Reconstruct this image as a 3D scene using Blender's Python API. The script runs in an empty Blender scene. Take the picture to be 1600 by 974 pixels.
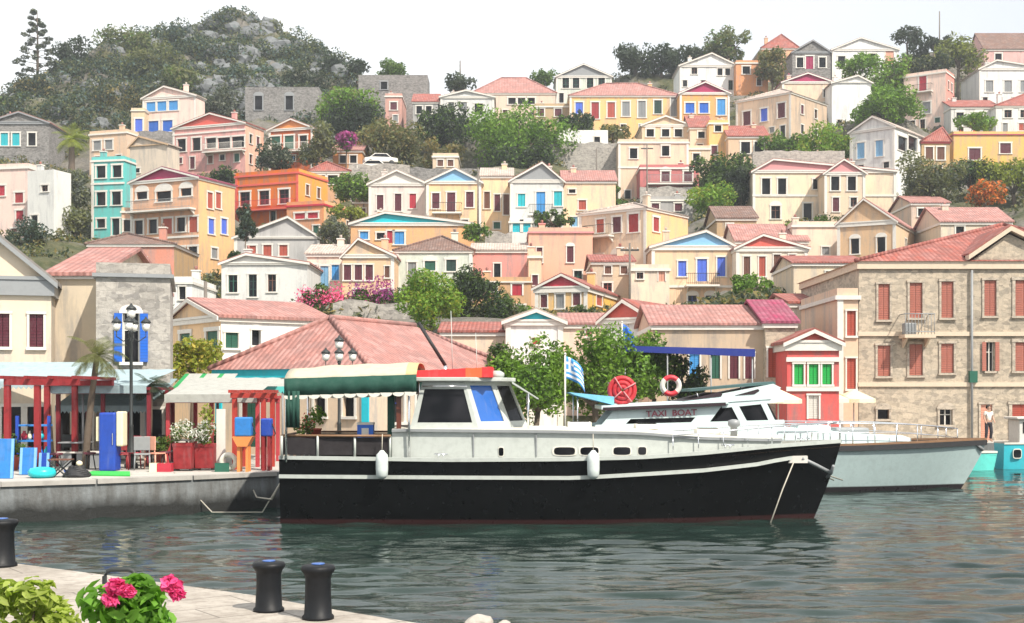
import bpy, bmesh, math, random
import numpy as np
from mathutils import Vector
random.seed(7); np.random.seed(7)
S = bpy.context.scene
COL = S.collection
CH, HY, FP = 3.2, 615.0, 2000.0          # eye height, horizon row, focal length in photo pixels
def P(px, py, D): return ((px-800)*D/FP, D, CH+(HY-py)*D/FP)
def PX(px, D): return (px-800)*D/FP
def PZ(py, D): return CH+(HY-py)*D/FP
def lin(h):
    h = h.lstrip('#'); c = [int(h[i:i+2],16)/255 for i in (0,2,4)]
    return tuple(((v+.055)/1.055)**2.4 if v > .04045 else v/12.92 for v in c)

# ------------------------------------------------------------------ materials
MATS = {}
def newmat(name):
    m = bpy.data.materials.new(name); m.use_nodes = True
    nt = m.node_tree; b = nt.nodes['Principled BSDF']
    return m, nt, b
def N(nt, t, **kw):
    n = nt.nodes.new(t)
    for k, v in kw.items():
        if hasattr(n, k): setattr(n, k, v)
        else: n.inputs[k].default_value = v
    return n
def mixrgb(nt, fac, a, b, blend='MIX'):
    m = nt.nodes.new('ShaderNodeMix'); m.data_type = 'RGBA'; m.blend_type = blend
    for i, v in ((0, fac), (6, a), (7, b)):
        if hasattr(v, 'is_linked') or isinstance(v, bpy.types.NodeSocket): nt.links.new(v, m.inputs[i])
        elif i == 0: m.inputs[0].default_value = v
        else: m.inputs[i].default_value = (*v[:3], 1)
    return m.outputs[2]
def ramp(nt, src, p0, p1, c0=0.0, c1=1.0):
    r = nt.nodes.new('ShaderNodeMapRange'); r.inputs[1].default_value = p0; r.inputs[2].default_value = p1
    r.inputs[3].default_value = c0; r.inputs[4].default_value = c1
    nt.links.new(src, r.inputs[0]); return r.outputs[0]
def noise(nt, vec, scale, detail=4, rough=.6):
    n = N(nt, 'ShaderNodeTexNoise'); n.inputs['Scale'].default_value = scale; n.inputs['Detail'].default_value = detail
    n.inputs['Roughness'].default_value = rough; nt.links.new(vec, n.inputs['Vector']); return n.outputs['Fac']
def mapping(nt, vec, scale):
    m = N(nt, 'ShaderNodeMapping'); m.inputs['Scale'].default_value = scale; nt.links.new(vec, m.inputs[0]); return m.outputs[0]
def bump(nt, b, h, strength, dist):
    bp = N(nt, 'ShaderNodeBump'); bp.inputs['Strength'].default_value = strength; bp.inputs['Distance'].default_value = dist
    nt.links.new(h, bp.inputs['Height']); nt.links.new(bp.outputs[0], b.inputs['Normal'])
def scl(c, k): return tuple(min(1, v*k) for v in c)
def plaster(name, c, worn=.5):
    if name in MATS: return MATS[name]
    m, nt, b = newmat(name); g = N(nt, 'ShaderNodeTexCoord').outputs['Object']
    info = N(nt, 'ShaderNodeNewGeometry').outputs['Position']
    n1 = noise(nt, info, .35, 5, .65); n2 = noise(nt, mapping(nt, info, (1.6, 1.6, .25)), 1.0, 5, .7); n3 = noise(nt, g, 6, 4, .6)
    grey = (sum(c)/3*.8,)*3
    oi = N(nt, 'ShaderNodeObjectInfo'); wn = N(nt, 'ShaderNodeTexWhiteNoise'); nt.links.new(oi.outputs['Location'], wn.inputs['Vector'])
    hs = N(nt, 'ShaderNodeHueSaturation'); hs.inputs['Color'].default_value = (*c, 1); sc_ = N(nt, 'ShaderNodeSeparateXYZ'); nt.links.new(wn.outputs['Color'], sc_.inputs[0])
    nt.links.new(ramp(nt, sc_.outputs[0], 0, 1, .483, .512), hs.inputs['Hue']); nt.links.new(ramp(nt, sc_.outputs[1], 0, 1, .7, 1.3), hs.inputs['Saturation']); nt.links.new(ramp(nt, sc_.outputs[2], 0, 1, .78, 1.08), hs.inputs['Value'])
    c_in = hs.outputs[0]
    c1 = mixrgb(nt, ramp(nt, n1, .40, .66, 0, .8*worn), c_in, scl(tuple(a*.6+q*.4 for a, q in zip(c, grey)), .8))
    c2 = mixrgb(nt, ramp(nt, n2, .48, .66, 0, 1.25*worn), c1, scl(grey, .65))
    c3 = mixrgb(nt, ramp(nt, n3, .4, .7, 0, .18), c2, scl(c, 1.15))
    nt.links.new(c3, b.inputs['Base Color']); b.inputs['Roughness'].default_value = .9
    b.inputs['Specular IOR Level'].default_value = .2
    bump(nt, b, n3, .25, .02); MATS[name] = m; return m
def stone(name, c1, c2, mortar, bw=.5, bh=.28):
    if name in MATS: return MATS[name]
    m, nt, b = newmat(name); g = N(nt, 'ShaderNodeTexCoord').outputs['Object']
    sp = N(nt, 'ShaderNodeSeparateXYZ'); nt.links.new(g, sp.inputs[0])
    ad = N(nt, 'ShaderNodeMath', operation='ADD'); nt.links.new(sp.outputs[0], ad.inputs[0]); nt.links.new(sp.outputs[1], ad.inputs[1])
    cb = N(nt, 'ShaderNodeCombineXYZ'); nt.links.new(ad.outputs[0], cb.inputs[0]); nt.links.new(sp.outputs[2], cb.inputs[1])
    dn = noise(nt, g, 1.7, 3); 
    va = N(nt, 'ShaderNodeVectorMath', operation='MULTIPLY_ADD'); va.inputs[1].default_value = (.35, .35, .35)
    nt.links.new(dn, va.inputs[0]); nt.links.new(cb.outputs[0], va.inputs[2])
    va.inputs[1].default_value = (.3, .3, .3)
    br = N(nt, 'ShaderNodeTexBrick'); nt.links.new(va.outputs[0], br.inputs['Vector'])
    br.inputs['Scale'].default_value = 1; br.inputs['Brick Width'].default_value = bw; br.inputs['Row Height'].default_value = bh
    br.inputs['Mortar Size'].default_value = .02; br.inputs['Color1'].default_value = (*c1, 1); br.inputs['Color2'].default_value = (*c2, 1)
    br.inputs['Mortar'].default_value = (*mortar, 1); br.inputs['Bias'].default_value = 0
    vo = N(nt, 'ShaderNodeTexVoronoi'); vo.inputs['Scale'].default_value = 4.2; nt.links.new(mapping(nt, g, (1, 1, 1.7)), vo.inputs['Vector'])
    n1 = noise(nt, g, .5, 5, .7)
    k = mixrgb(nt, ramp(nt, n1, .4, .62, 0, .7), br.outputs['Color'], scl(c2, .55))
    vv = N(nt, 'ShaderNodeSeparateXYZ'); nt.links.new(vo.outputs['Color'], vv.inputs[0])
    k = mixrgb(nt, ramp(nt, vv.outputs[0], 0, 1, 0, .75), k, scl(c1, 1.35))
    n2 = noise(nt, g, 9, 4); k = mixrgb(nt, ramp(nt, n2, .5, .75, 0, .5), k, scl(mortar, .5))
    nt.links.new(k, b.inputs['Base Color']); b.inputs['Roughness'].default_value = .95
    hh = N(nt, 'ShaderNodeMath', operation='SUBTRACT'); nt.links.new(n2, hh.inputs[0]); nt.links.new(br.outputs['Fac'], hh.inputs[1])
    bump(nt, b, hh.outputs[0], .5, .04); MATS[name] = m; return m
def tile(name, c, axis):
    name = f'{name}_{axis}'
    if name in MATS: return MATS[name]
    m, nt, b = newmat(name); g = N(nt, 'ShaderNodeTexCoord').outputs['Object']
    w = N(nt, 'ShaderNodeTexWave'); w.bands_direction = axis; w.inputs['Scale'].default_value = 1.35; w.inputs['Distortion'].default_value = .5
    w.inputs['Detail'].default_value = 1; nt.links.new(g, w.inputs['Vector'])
    n1 = noise(nt, g, 1.1, 5, .7); n2 = noise(nt, g, 7, 3)
    k = mixrgb(nt, ramp(nt, n1, .38, .62, 0, .85), c, scl(tuple(v*.55+.1 for v in c), .8))
    k = mixrgb(nt, ramp(nt, n2, .48, .68, 0, .75), k, scl(c, .5))
    vr = N(nt, 'ShaderNodeTexVoronoi'); vr.inputs['Scale'].default_value = 2.6; nt.links.new(g, vr.inputs['Vector']); vs_ = N(nt, 'ShaderNodeSeparateXYZ'); nt.links.new(vr.outputs['Color'], vs_.inputs[0])
    k = mixrgb(nt, ramp(nt, vs_.outputs[0], .3, 1, 0, .6), k, scl(tuple(v*.75+.07 for v in c), .62)); k = mixrgb(nt, ramp(nt, vs_.outputs[1], .6, 1, 0, .5), k, scl(tuple(v*.8+.1 for v in c), 1.15))
    k = mixrgb(nt, ramp(nt, w.outputs['Fac'], .0, .45, .55, 0), k, scl(c, .45))
    nt.links.new(k, b.inputs['Base Color']); b.inputs['Roughness'].default_value = .85
    bump(nt, b, w.outputs['Fac'], .5, .05); MATS[name] = m; return m
def paint(name, c, rough=.45, var=.25, metal=0, nscale=5):
    if name in MATS: return MATS[name]
    m, nt, b = newmat(name); g = N(nt, 'ShaderNodeTexCoord').outputs['Object']
    n1 = noise(nt, g, nscale, 5, .65); n2 = noise(nt, mapping(nt, g, (3, 3, .5)), 2, 4)
    k = mixrgb(nt, ramp(nt, n1, .45, .75, 0, var), c, scl(c, .5)); k = mixrgb(nt, ramp(nt, n2, .55, .75, 0, var), k, scl(tuple(v*.6+.1*min(1, max(c)*3) for v in c), 1.0))
    nt.links.new(k, b.inputs['Base Color']); b.inputs['Roughness'].default_value = rough; b.inputs['Metallic'].default_value = metal
    r = ramp(nt, n1, .3, .7, rough*.8, min(1, rough*1.3)); nt.links.new(r, b.inputs['Roughness'])
    MATS[name] = m; return m
def slats(name, c):
    if name in MATS: return MATS[name]
    m, nt, b = newmat(name); g = N(nt, 'ShaderNodeTexCoord').outputs['Object']
    w = N(nt, 'ShaderNodeTexWave'); w.bands_direction = 'Z'; w.inputs['Scale'].default_value = 3.2; w.wave_profile = 'SAW'
    nt.links.new(g, w.inputs['Vector']); n1 = noise(nt, g, 3, 4)
    k = mixrgb(nt, ramp(nt, n1, .4, .7, 0, .45), c, scl(tuple(v*.7+.06 for v in c), 1))
    k = mixrgb(nt, ramp(nt, w.outputs['Fac'], 0, .35, .5, 0), k, scl(c, .35))
    nt.links.new(k, b.inputs['Base Color']); b.inputs['Roughness'].default_value = .6
    bump(nt, b, w.outputs['Fac'], .6, .03); MATS[name] = m; return m
def leafmat(name, c, c2=None, tr=.35):
    if name in MATS: return MATS[name]
    m, nt, b = newmat(name); nt.nodes.remove(b); out = nt.nodes['Material Output']
    gi = N(nt, 'ShaderNodeNewGeometry'); c2 = c2 or scl(c, 1.9)
    n1 = noise(nt, gi.outputs['Position'], .55, 3)
    k = mixrgb(nt, gi.outputs['Random Per Island'], scl(c, .55), c2)
    k = mixrgb(nt, ramp(nt, n1, .4, .65, 0, .55), k, scl(tuple(c[i]*(1.5, 1.25, .8)[i] for i in range(3)), 1.5))
    d = N(nt, 'ShaderNodeBsdfPrincipled'); d.inputs['Roughness'].default_value = .55; d.inputs['Specular IOR Level'].default_value = .25
    t = N(nt, 'ShaderNodeBsdfTranslucent'); mx = N(nt, 'ShaderNodeMixShader'); mx.inputs[0].default_value = tr
    nt.links.new(k, d.inputs['Base Color']); kk = mixrgb(nt, .5, k, (k2 := scl((c[0]*2.2, c[1]*2.4, c[2]*.6), 1))); nt.links.new(kk, t.inputs[0])
    nt.links.new(d.outputs[0], mx.inputs[1]); nt.links.new(t.outputs[0], mx.inputs[2]); nt.links.new(mx.outputs[0], out.inputs[0])
    MATS[name] = m; return m
def glass():
    if 'glass' in MATS: return MATS['glass']
    m, nt, b = newmat('glass'); g = N(nt, 'ShaderNodeNewGeometry').outputs['Position']; n1 = noise(nt, g, .8, 2)
    k = mixrgb(nt, ramp(nt, n1, .4, .6), (.004, .005, .007), (.022, .022, .026)); nt.links.new(k, b.inputs['Base Color'])
    b.inputs['Roughness'].default_value = .1; b.inputs['Specular IOR Level'].default_value = .13; MATS['glass'] = m; return m

WC = dict(cream='#E2CBB0', yellow='#E4BA88', ochre='#DDA474', gold='#E4B169', pink='#D69C8E', coral='#D08A76', rose='#BE666A', white='#DCDCD8',
          grey='#AAA8A6', beige='#CDBCA6', turq='#6FBFC0', peach='#DCAB88', orange='#C87C58', tan='#BFA280', redwall='#D07464', shell='#E6CEC0', mint='#CBD2C6', lemon='#E2C198')
def W(k):
    if k == 'stone': return stone('stone_wall', (.36, .335, .30), (.27, .255, .24), (.30, .28, .25))
    if k == 'darkstone': return stone('dark_stone_wall', (.235, .225, .215), (.16, .155, .15), (.11, .105, .1))
    if k == 'warmstone': return stone('warm_stone_wall', (.43, .36, .275), (.33, .29, .235), (.36, .31, .25), .55, .3)
    return plaster('plaster_'+k, lin(WC[k]))
CC = dict(red='#9E2F33', maroon='#5B2030', brown='#6B4434', blue='#1763C9', lblue='#3E93D6', turq='#16B3C0', green='#1D5A48', dgreen='#143A33', lilac='#4F6FDB', rust='#B0503F',
          magenta='#9E1F52', pink='#C9898A', white='#D6D2CA', cyan='#21C0D2', bgreen='#18A848', grey='#8B8E90', sky='#7FB2D8', black='#101114', cream='#E6DCBC', coral='#CF5B4E', crimson='#B52B3E', tiled='#B97363', orange='#DE8A4A', peach='#E1A38C', navy='#152A7E')
def C(k): return paint('paint_'+k, lin(CC.get(k) or WC[k]))
def SH(k): return slats('shutter_'+k, lin(CC.get(k) or WC[k]))
TC = dict(tile='#A5695C', pinktile='#B37B72', brown='#7C5B4D', redtile='#A25548', grey='#9D9690', pale='#C6B4A8', magenta='#9C3558')

# ------------------------------------------------------------------ mesh builder
class MB:
    def __init__(s): s.v = []; s.f = []; s.m = []; s.mats = []; s.sm = []
    def mi(s, mat):
        if mat not in s.mats: s.mats.append(mat)
        return s.mats.index(mat)
    def face(s, pts, mat, smooth=False):
        i = len(s.v); s.v += [tuple(p) for p in pts]; s.f.append(tuple(range(i, i+len(pts)))); s.m.append(s.mi(mat)); s.sm.append(smooth)
    def mesh(s, vs, fs, mat, smooth=False):
        i = len(s.v); s.v += [tuple(p) for p in vs]; k = s.mi(mat)
        for f in fs: s.f.append(tuple(i+j for j in f)); s.m.append(k); s.sm.append(smooth)
    def box(s, x0, x1, y0, y1, z0, z1, mat):
        vs = [(x0,y0,z0),(x1,y0,z0),(x1,y1,z0),(x0,y1,z0),(x0,y0,z1),(x1,y0,z1),(x1,y1,z1),(x0,y1,z1)]
        s.mesh(vs, [(0,3,2,1),(4,5,6,7),(0,1,5,4),(1,2,6,5),(2,3,7,6),(3,0,4,7)], mat)
    def obox(s, O, U, V, Wv, mat):       # parallelepiped from a corner and three edge vectors
        O, U, V, Wv = map(Vector, (O, U, V, Wv))
        vs = [O, O+U, O+U+V, O+V, O+Wv, O+U+Wv, O+U+V+Wv, O+V+Wv]
        s.mesh(vs, [(0,3,2,1),(4,5,6,7),(0,1,5,4),(1,2,6,5),(2,3,7,6),(3,0,4,7)], mat)
    def prism(s, poly, d, mat):          # polygon extruded by vector d
        n = len(poly); d = Vector(d); a = [Vector(p) for p in poly]; b = [p+d for p in a]
        s.mesh(a+b, [tuple(range(n))[::-1], tuple(range(n, 2*n))]+[(i, (i+1) % n, n+(i+1) % n, n+i) for i in range(n)], mat)
    def tube(s, pts, r, mat, n=8, cap=True):
        pts = [Vector(p) for p in pts]; rs = r if isinstance(r, (list, tuple)) else [r]*len(pts)
        vs = []; fs = []; up = Vector((0,0,1))
        for i, p in enumerate(pts):
            d = (pts[min(i+1, len(pts)-1)]-pts[max(i-1, 0)]).normalized()
            a = d.cross(up if abs(d.z) < .95 else Vector((1,0,0))).normalized(); b = d.cross(a)
            for k in range(n):
                t = 2*math.pi*k/n; vs.append(p+a*math.cos(t)*rs[i]+b*math.sin(t)*rs[i])
        for i in range(len(pts)-1):
            for k in range(n): fs.append((i*n+k, i*n+(k+1) % n, (i+1)*n+(k+1) % n, (i+1)*n+k))
        if cap: fs += [tuple(range(n))[::-1], tuple(range((len(pts)-1)*n, len(pts)*n))]
        s.mesh(vs, fs, mat, True)
    def lathe(s, c, prof, mat, n=20, axis='z'):
        vs = []; fs = []
        for r, z in prof:
            for k in range(n):
                t = 2*math.pi*k/n
                q = (r*math.cos(t), r*math.sin(t), z) if axis == 'z' else (r*math.cos(t), z, r*math.sin(t))
                vs.append((c[0]+q[0], c[1]+q[1], c[2]+q[2]))
        for i in range(len(prof)-1):
            for k in range(n): fs.append((i*n+k, i*n+(k+1) % n, (i+1)*n+(k+1) % n, (i+1)*n+k))
        fs += [tuple(range(n))[::-1], tuple(range((len(prof)-1)*n, len(prof)*n))]
        s.mesh(vs, fs, mat, True)
    def torus(s, c, R, r, mats, n=24, k=8):      # vertical ring facing -y; mats alternate in quarters
        for q in range(n):
            vs = []; 
            for a in (q, q+1):
                t = 2*math.pi*a/n
                for j in range(k):
                    u = 2*math.pi*j/k; rr = R+r*math.cos(u); vs.append((c[0]+rr*math.cos(t), c[1]+r*math.sin(u), c[2]+rr*math.sin(t)))
            s.mesh(vs, [(j, (j+1) % k, k+(j+1) % k, k+j) for j in range(k)], mats[int((q+n/8) // (n/4)) % 4 % len(mats)], True)
    def build(s, name, parent=None, loc=None, weld=True):
        me = bpy.data.meshes.new(name); me.from_pydata(s.v, [], s.f)
        for m in s.mats: me.materials.append(m)
        me.polygons.foreach_set('material_index', s.m); me.polygons.foreach_set('use_smooth', s.sm)
        if any(s.sm) or weld:
            bm = bmesh.new(); bm.from_mesh(me); bmesh.ops.remove_doubles(bm, verts=bm.verts, dist=1e-5)
            bmesh.ops.recalc_face_normals(bm, faces=bm.faces); bm.to_mesh(me); bm.free()
        me.update()
        o = bpy.data.objects.new(name, me); COL.objects.link(o)
        if parent is not None: o.parent = parent
        if loc is not None: o.location = loc
        return o
def thing(name, label, cat, loc=(0,0,0), rz=0, group=None):
    o = bpy.data.objects.new(name, None); COL.objects.link(o); o.empty_display_size = .3
    o.location = loc; o.rotation_euler = (0,0,rz); o['label'] = label; o['category'] = cat
    if group: o['group'] = group
    return o
def tag(o, label, cat, group=None, kind=None):
    o['label'] = label; o['category'] = cat
    if group: o['group'] = group
    if kind: o['kind'] = kind
    return o
def struct(o, label=None):
    o['kind'] = 'structure'
    if label: o['label'] = label
    return o
def dup(root, loc, rz=None, label=None, group=None):
    r = root.copy(); COL.objects.link(r); r.location = loc
    if rz is not None: r.rotation_euler = (0,0,rz)
    if label: r['label'] = label
    if group: r['group'] = group
    for ch in root.children:
        c = ch.copy(); COL.objects.link(c); c.parent = r
        for g in ch.children:
            d = g.copy(); COL.objects.link(d); d.parent = c
    return r
def bevel(o, w=.01, seg=2):
    m = o.modifiers.new('bevel', 'BEVEL'); m.width = w; m.segments = seg; m.limit_method = 'ANGLE'; m.angle_limit = math.radians(40); return o

# ------------------------------------------------------------------ houses
BASES = []            # ground control points (x, y, z)
PENDING = []          # houses whose walls run down to the terrain, finished once it is known
_DT = [(600, 58), (560, 62), (520, 80), (480, 98), (400, 115), (300, 142), (200, 168), (130, 188), (80, 205)]
def Dy(y):
    a = sorted(_DT); return float(np.interp(y, [p[0] for p in a], [p[1] for p in a]))
def wall_panel(mb, O, U, Nn, L, z0, z1, holes, mat, rec=.22):
    """vertical wall from O along U for L with rectangular holes (u0,u1,z0,z1) and reveals going in by rec"""
    O = Vector(O); U = Vector(U); Nn = Vector(Nn)
    us = sorted({0, L, *[h[0] for h in holes], *[h[1] for h in holes]}); zs = sorted({z0, z1, *[h[2] for h in holes], *[h[3] for h in holes]})
    pt = lambda u, z, d=0: O+U*u+Vector((0,0,z))-Nn*d
    for i in range(len(us)-1):
        for j in range(len(zs)-1):
            a, b, c, d = us[i], us[i+1], zs[j], zs[j+1]; mu, mz = (a+b)/2, (c+d)/2
            if b-a < 1e-4 or d-c < 1e-4: continue
            if any(h[0] < mu < h[1] and h[2] < mz < h[3] for h in holes): continue
            mb.face([pt(a,c), pt(b,c), pt(b,d), pt(a,d)], mat)
    for h in holes:
        a, b, c, d = h
        mb.face([pt(a,c), pt(a,c,rec), pt(a,d,rec), pt(a,d)], mat); mb.face([pt(b,c), pt(b,d), pt(b,d,rec), pt(b,c,rec)], mat)
        mb.face([pt(a,c), pt(b,c), pt(b,c,rec), pt(a,c,rec)], mat); mb.face([pt(a,d), pt(a,d,rec), pt(b,d,rec), pt(b,d)], mat)
def window(parent, O, U, Nn, r, style, col, sur, big=False):
    """one window in the recess r of a wall: surround (the window object) with its shutters or panes as children"""
    O = Vector(O); U = Vector(U); Nn = Vector(Nn); a, b, c, d = r; w = b-a; h = d-c; Z = Vector((0,0,1))
    C0 = O+U*((a+b)/2)+Z*c
    def B(mb, u0, u1, z0, z1, n0, n1, mat): mb.obox(U*u0+Z*z0+Nn*n0, U*(u1-u0), Nn*(n1-n0), Z*(z1-z0), mat)
    t = min(.17, w*.17); mb = MB(); sm = C(sur) if isinstance(sur, str) else sur; e = .003
    x = w/2
    B(mb, -x-t, -x, -.0, h, e, .05, sm); B(mb, x, x+t, 0, h, e, .05, sm); B(mb, -x-t*1.25, x+t*1.25, h, h+t*1.1, e, .07, sm)
    if style[0] != 'd': B(mb, -x-t*1.3, x+t*1.3, -.1, 0, e, .11, sm)
    if 'A' in style:      # arched head
        pts = [U*(x+t)*math.cos(q)+Z*(h+t*1.1+(x+t)*.55*math.sin(q))+Nn*e for q in np.linspace(0, math.pi, 9)]
        mb.prism(pts, Nn*.05, sm)
    o = mb.build('door' if style[0] == 'd' else 'window', parent, C0)
    def leaf(name, fn, mat, wname=None):
        m2 = MB(); fn(m2, mat); q = m2.build(name, o, (0,0,0)); return q
    k = style[0]
    if k in 'sd':
        for sgn in (-1, 1):
            u0, u1 = (-x+.01, -.01) if sgn < 0 else (.01, x-.01)
            leaf('shutter' if k == 's' else 'door_leaf', lambda m2, mt: (B(m2, u0, u1, .015, h-.015, -.09, -.04, mt), [B(m2, u0+(u1-u0)*.12, u1-(u1-u0)*.12, z, z+.03, -.04, -.025, mt) for z in (np.arange(.1, h-.1, .11) if big else [])]), SH(col))
        m2 = MB(); B(m2, -x, x, 0, h, -.215, -.2, glass()); m2.build('pane', o)
    else:
        m2 = MB(); B(m2, -x, x, 0, h, -.215, -.18, glass())
        q = m2.build('pane', o)
        m2 = MB(); wm = C('white' if (k == 'o' or big) else ('brown' if col in ('white', 'black', 'grey') else col))
        if col != 'black':
            B(m2, -.03, .03, .0, h, -.178, -.14, wm); B(m2, -x, -x+.05, 0, h, -.178, -.14, wm); B(m2, x-.05, x, 0, h, -.178, -.14, wm)
            for zz in ([h*.66] if h < 1.6 else [h*.35, h*.7]): B(m2, -x+.052, -.032, zz-.02, zz+.02, -.178, -.14, wm); B(m2, .032, x-.052, zz-.02, zz+.02, -.178, -.14, wm)
            m2.build('sash', o)
        if k == 'o':
            for sgn in (-1, 1):
                lo = x+.02; hi = lo+x*.95
                u0, u1 = (-hi, -lo) if sgn < 0 else (lo, hi)
                m2 = MB(); B(m2, u0, u1, 0, h, .055, .1, SH(col)); m2.build('shutter', o)
    return o
class House: pass
def H(name, label, x0, x1, ye, yb, wall, rows=(), D=None, yaw=0, x2=None, depth=7.5, roof='gable', tc='tile', apex=None, tymp=None,
      trim='white', sur='white', side=(), bal=(), swall=None, group=None, cat='house', big=False, bands=(), fcol=None, ground=True, corn=None, pil=True, rail=None, leftside=None, fixz=None):
    D = D or Dy(ye); y = math.radians(yaw); cy, sy = math.cos(y), math.sin(y)
    X0, D0 = PX(x0, D), D
    U = Vector((cy, sy, 0)); V = Vector((-sy, cy, 0))
    def s_at(px):
        r = (px-800)/FP; return (r*D0-X0)/(cy-r*sy)
    def z_at(px, py): 
        t = D0+s_at(px)*sy; return CH+(HY-py)*t/FP
    Lw = s_at(x1); xm = (x0+x1)/2; ze = z_at(xm, ye); zb = z_at(xm, yb)
    if x2 is not None:
        r2 = (x2-800)/FP; Xr, Dr = X0+Lw*cy, D0+Lw*sy
        depth = (r2*Dr-Xr)/(-sy-r2*cy); depth = max(2.5, min(14, depth))
    t = thing(name, label, cat, (X0, D0, zb), y, group)
    L = dict(U=(1,0,0))
    hs = []; wins = []
    for (ya, yb2, xs, w, st, col) in rows:
        za, zc = z_at(xm, ya)-zb, z_at(xm, yb2)-zb
        for xx in xs:
            u = s_at(xx); hw = abs(s_at(xx+w/2)-s_at(xx-w/2))/2*(1.28 if D > 90 else 1)
            r = (max(.12, u-hw), min(Lw-.12, u+hw), min(zc, za), max(zc, za))
            if r[1]-r[0] < .1: continue
            hs.append(r); wins.append(((0,0,0), (1,0,0), (0,-1,0), r, st, col))
    ss = []
    def side_at(px):
        r = (px-800)/FP; Xr, Dr = X0+Lw*cy, D0+Lw*sy; return (r*Dr-Xr)/(-sy-r*cy)
    for (ya, yb2, xs, w, st, col) in side:
        for xx in xs:
            v = side_at(xx); hw = abs(side_at(xx+w/2)-side_at(xx-w/2))/2; tt = D0+Lw*sy+v*cy
            z1_, z0_ = CH+(HY-ya)*tt/FP-zb, CH+(HY-yb2)*tt/FP-zb
            r = (max(.12, v-hw), min(depth-.12, v+hw), z0_, z1_)
            if r[1]-r[0] < .1: continue
            ss.append(r); wins.append(((Lw,0,0), (0,1,0), (1,0,0), r, st, col))
    he = ze-zb
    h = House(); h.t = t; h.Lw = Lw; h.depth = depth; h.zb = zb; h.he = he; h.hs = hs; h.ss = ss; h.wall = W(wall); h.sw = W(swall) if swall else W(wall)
    h.wins = wins; h.sur = sur; h.big = big; h.roof = roof; h.tc = tc; h.trim = trim; h.tymp = tymp; h.pil = pil; h.corn = corn
    h.ax = s_at(apex[0]) if apex else Lw/2; h.ah = (z_at(apex[0], apex[1])-zb-he) if apex else Lw*.14
    if apex and roof in ('hip', 'side'):
        dm = D0+Lw/2*sy+depth/2*cy; h.ah = CH+(HY-apex[1])*dm/FP-zb-he
        h.ax = (apex[0]-800)*dm/FP-X0 if abs(yaw) < 1 else Lw/2
    h.bal = [(s_at(a), s_at(b), z_at(xm, c)-zb) for a, b, c in bal]; h.bands = [z_at(xm, q)-zb for q in bands]; h.ytf = U; h.rail = rail
    h.fp = [(X0+U.x*a+V.x*b, D0+U.y*a+V.y*b) for a in (0, Lw/2, Lw) for b in (0, depth/2, depth)]
    h.U = U; h.V = V; h.X0 = X0; h.D0 = D0
    if ground:
        rb = random.Random(name+label); drop = 1.5
        if D > 88 and Lw > 2.2 and wall not in ('darkstone',):
            nb = max(1, int(Lw/1.9)); zt_ = min([r[2] for r in hs if r[2] > -.2] or [1.0])-.75
            for i in range(nb):
                if rb.random() < .25: continue
                u = Lw*(i+.5+rb.uniform(-.15,.15))/nb; hh = rb.choice([.7,1.0,1.5]); r = (max(.15,u-.34), min(Lw-.15,u+.34), zt_-hh, zt_)
                if any(abs((r[0]+r[1])/2-(q[0]+q[1])/2) < .1 and r[3] > q[2] for q in hs): continue
                hs.append(r); wins.append(((0,0,0), (1,0,0), (0,-1,0), r, rb.choice(['g','g','s','s','d']), rb.choice(['maroon','brown','green','rust','sky','grey','black'])))
            if x2 is not None and not side and depth > 3.4:
                for zc_ in (he-1.7, he-4.2):
                    for v in (depth*.3, depth*.68):
                        r = (v-.34, v+.34, zc_-.6, zc_+.55); ss.append(r); wins.append(((Lw,0,0), (0,1,0), (1,0,0), r, rb.choice('gs'), rb.choice(['maroon','brown','green','rust','black'])))
        h.chim = rb.random() < .6
        zb -= drop
        for a in (.0, .5, 1.0): BASES.append((X0+U.x*Lw*a, D0+U.y*Lw*a-.3, zb))
        BASES.append((X0+U.x*Lw*.5+V.x*depth*.8, D0+U.y*Lw*.5+V.y*depth*.8, zb+min(2.6, he*.5)))
    PENDING.append(h); return t
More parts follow.
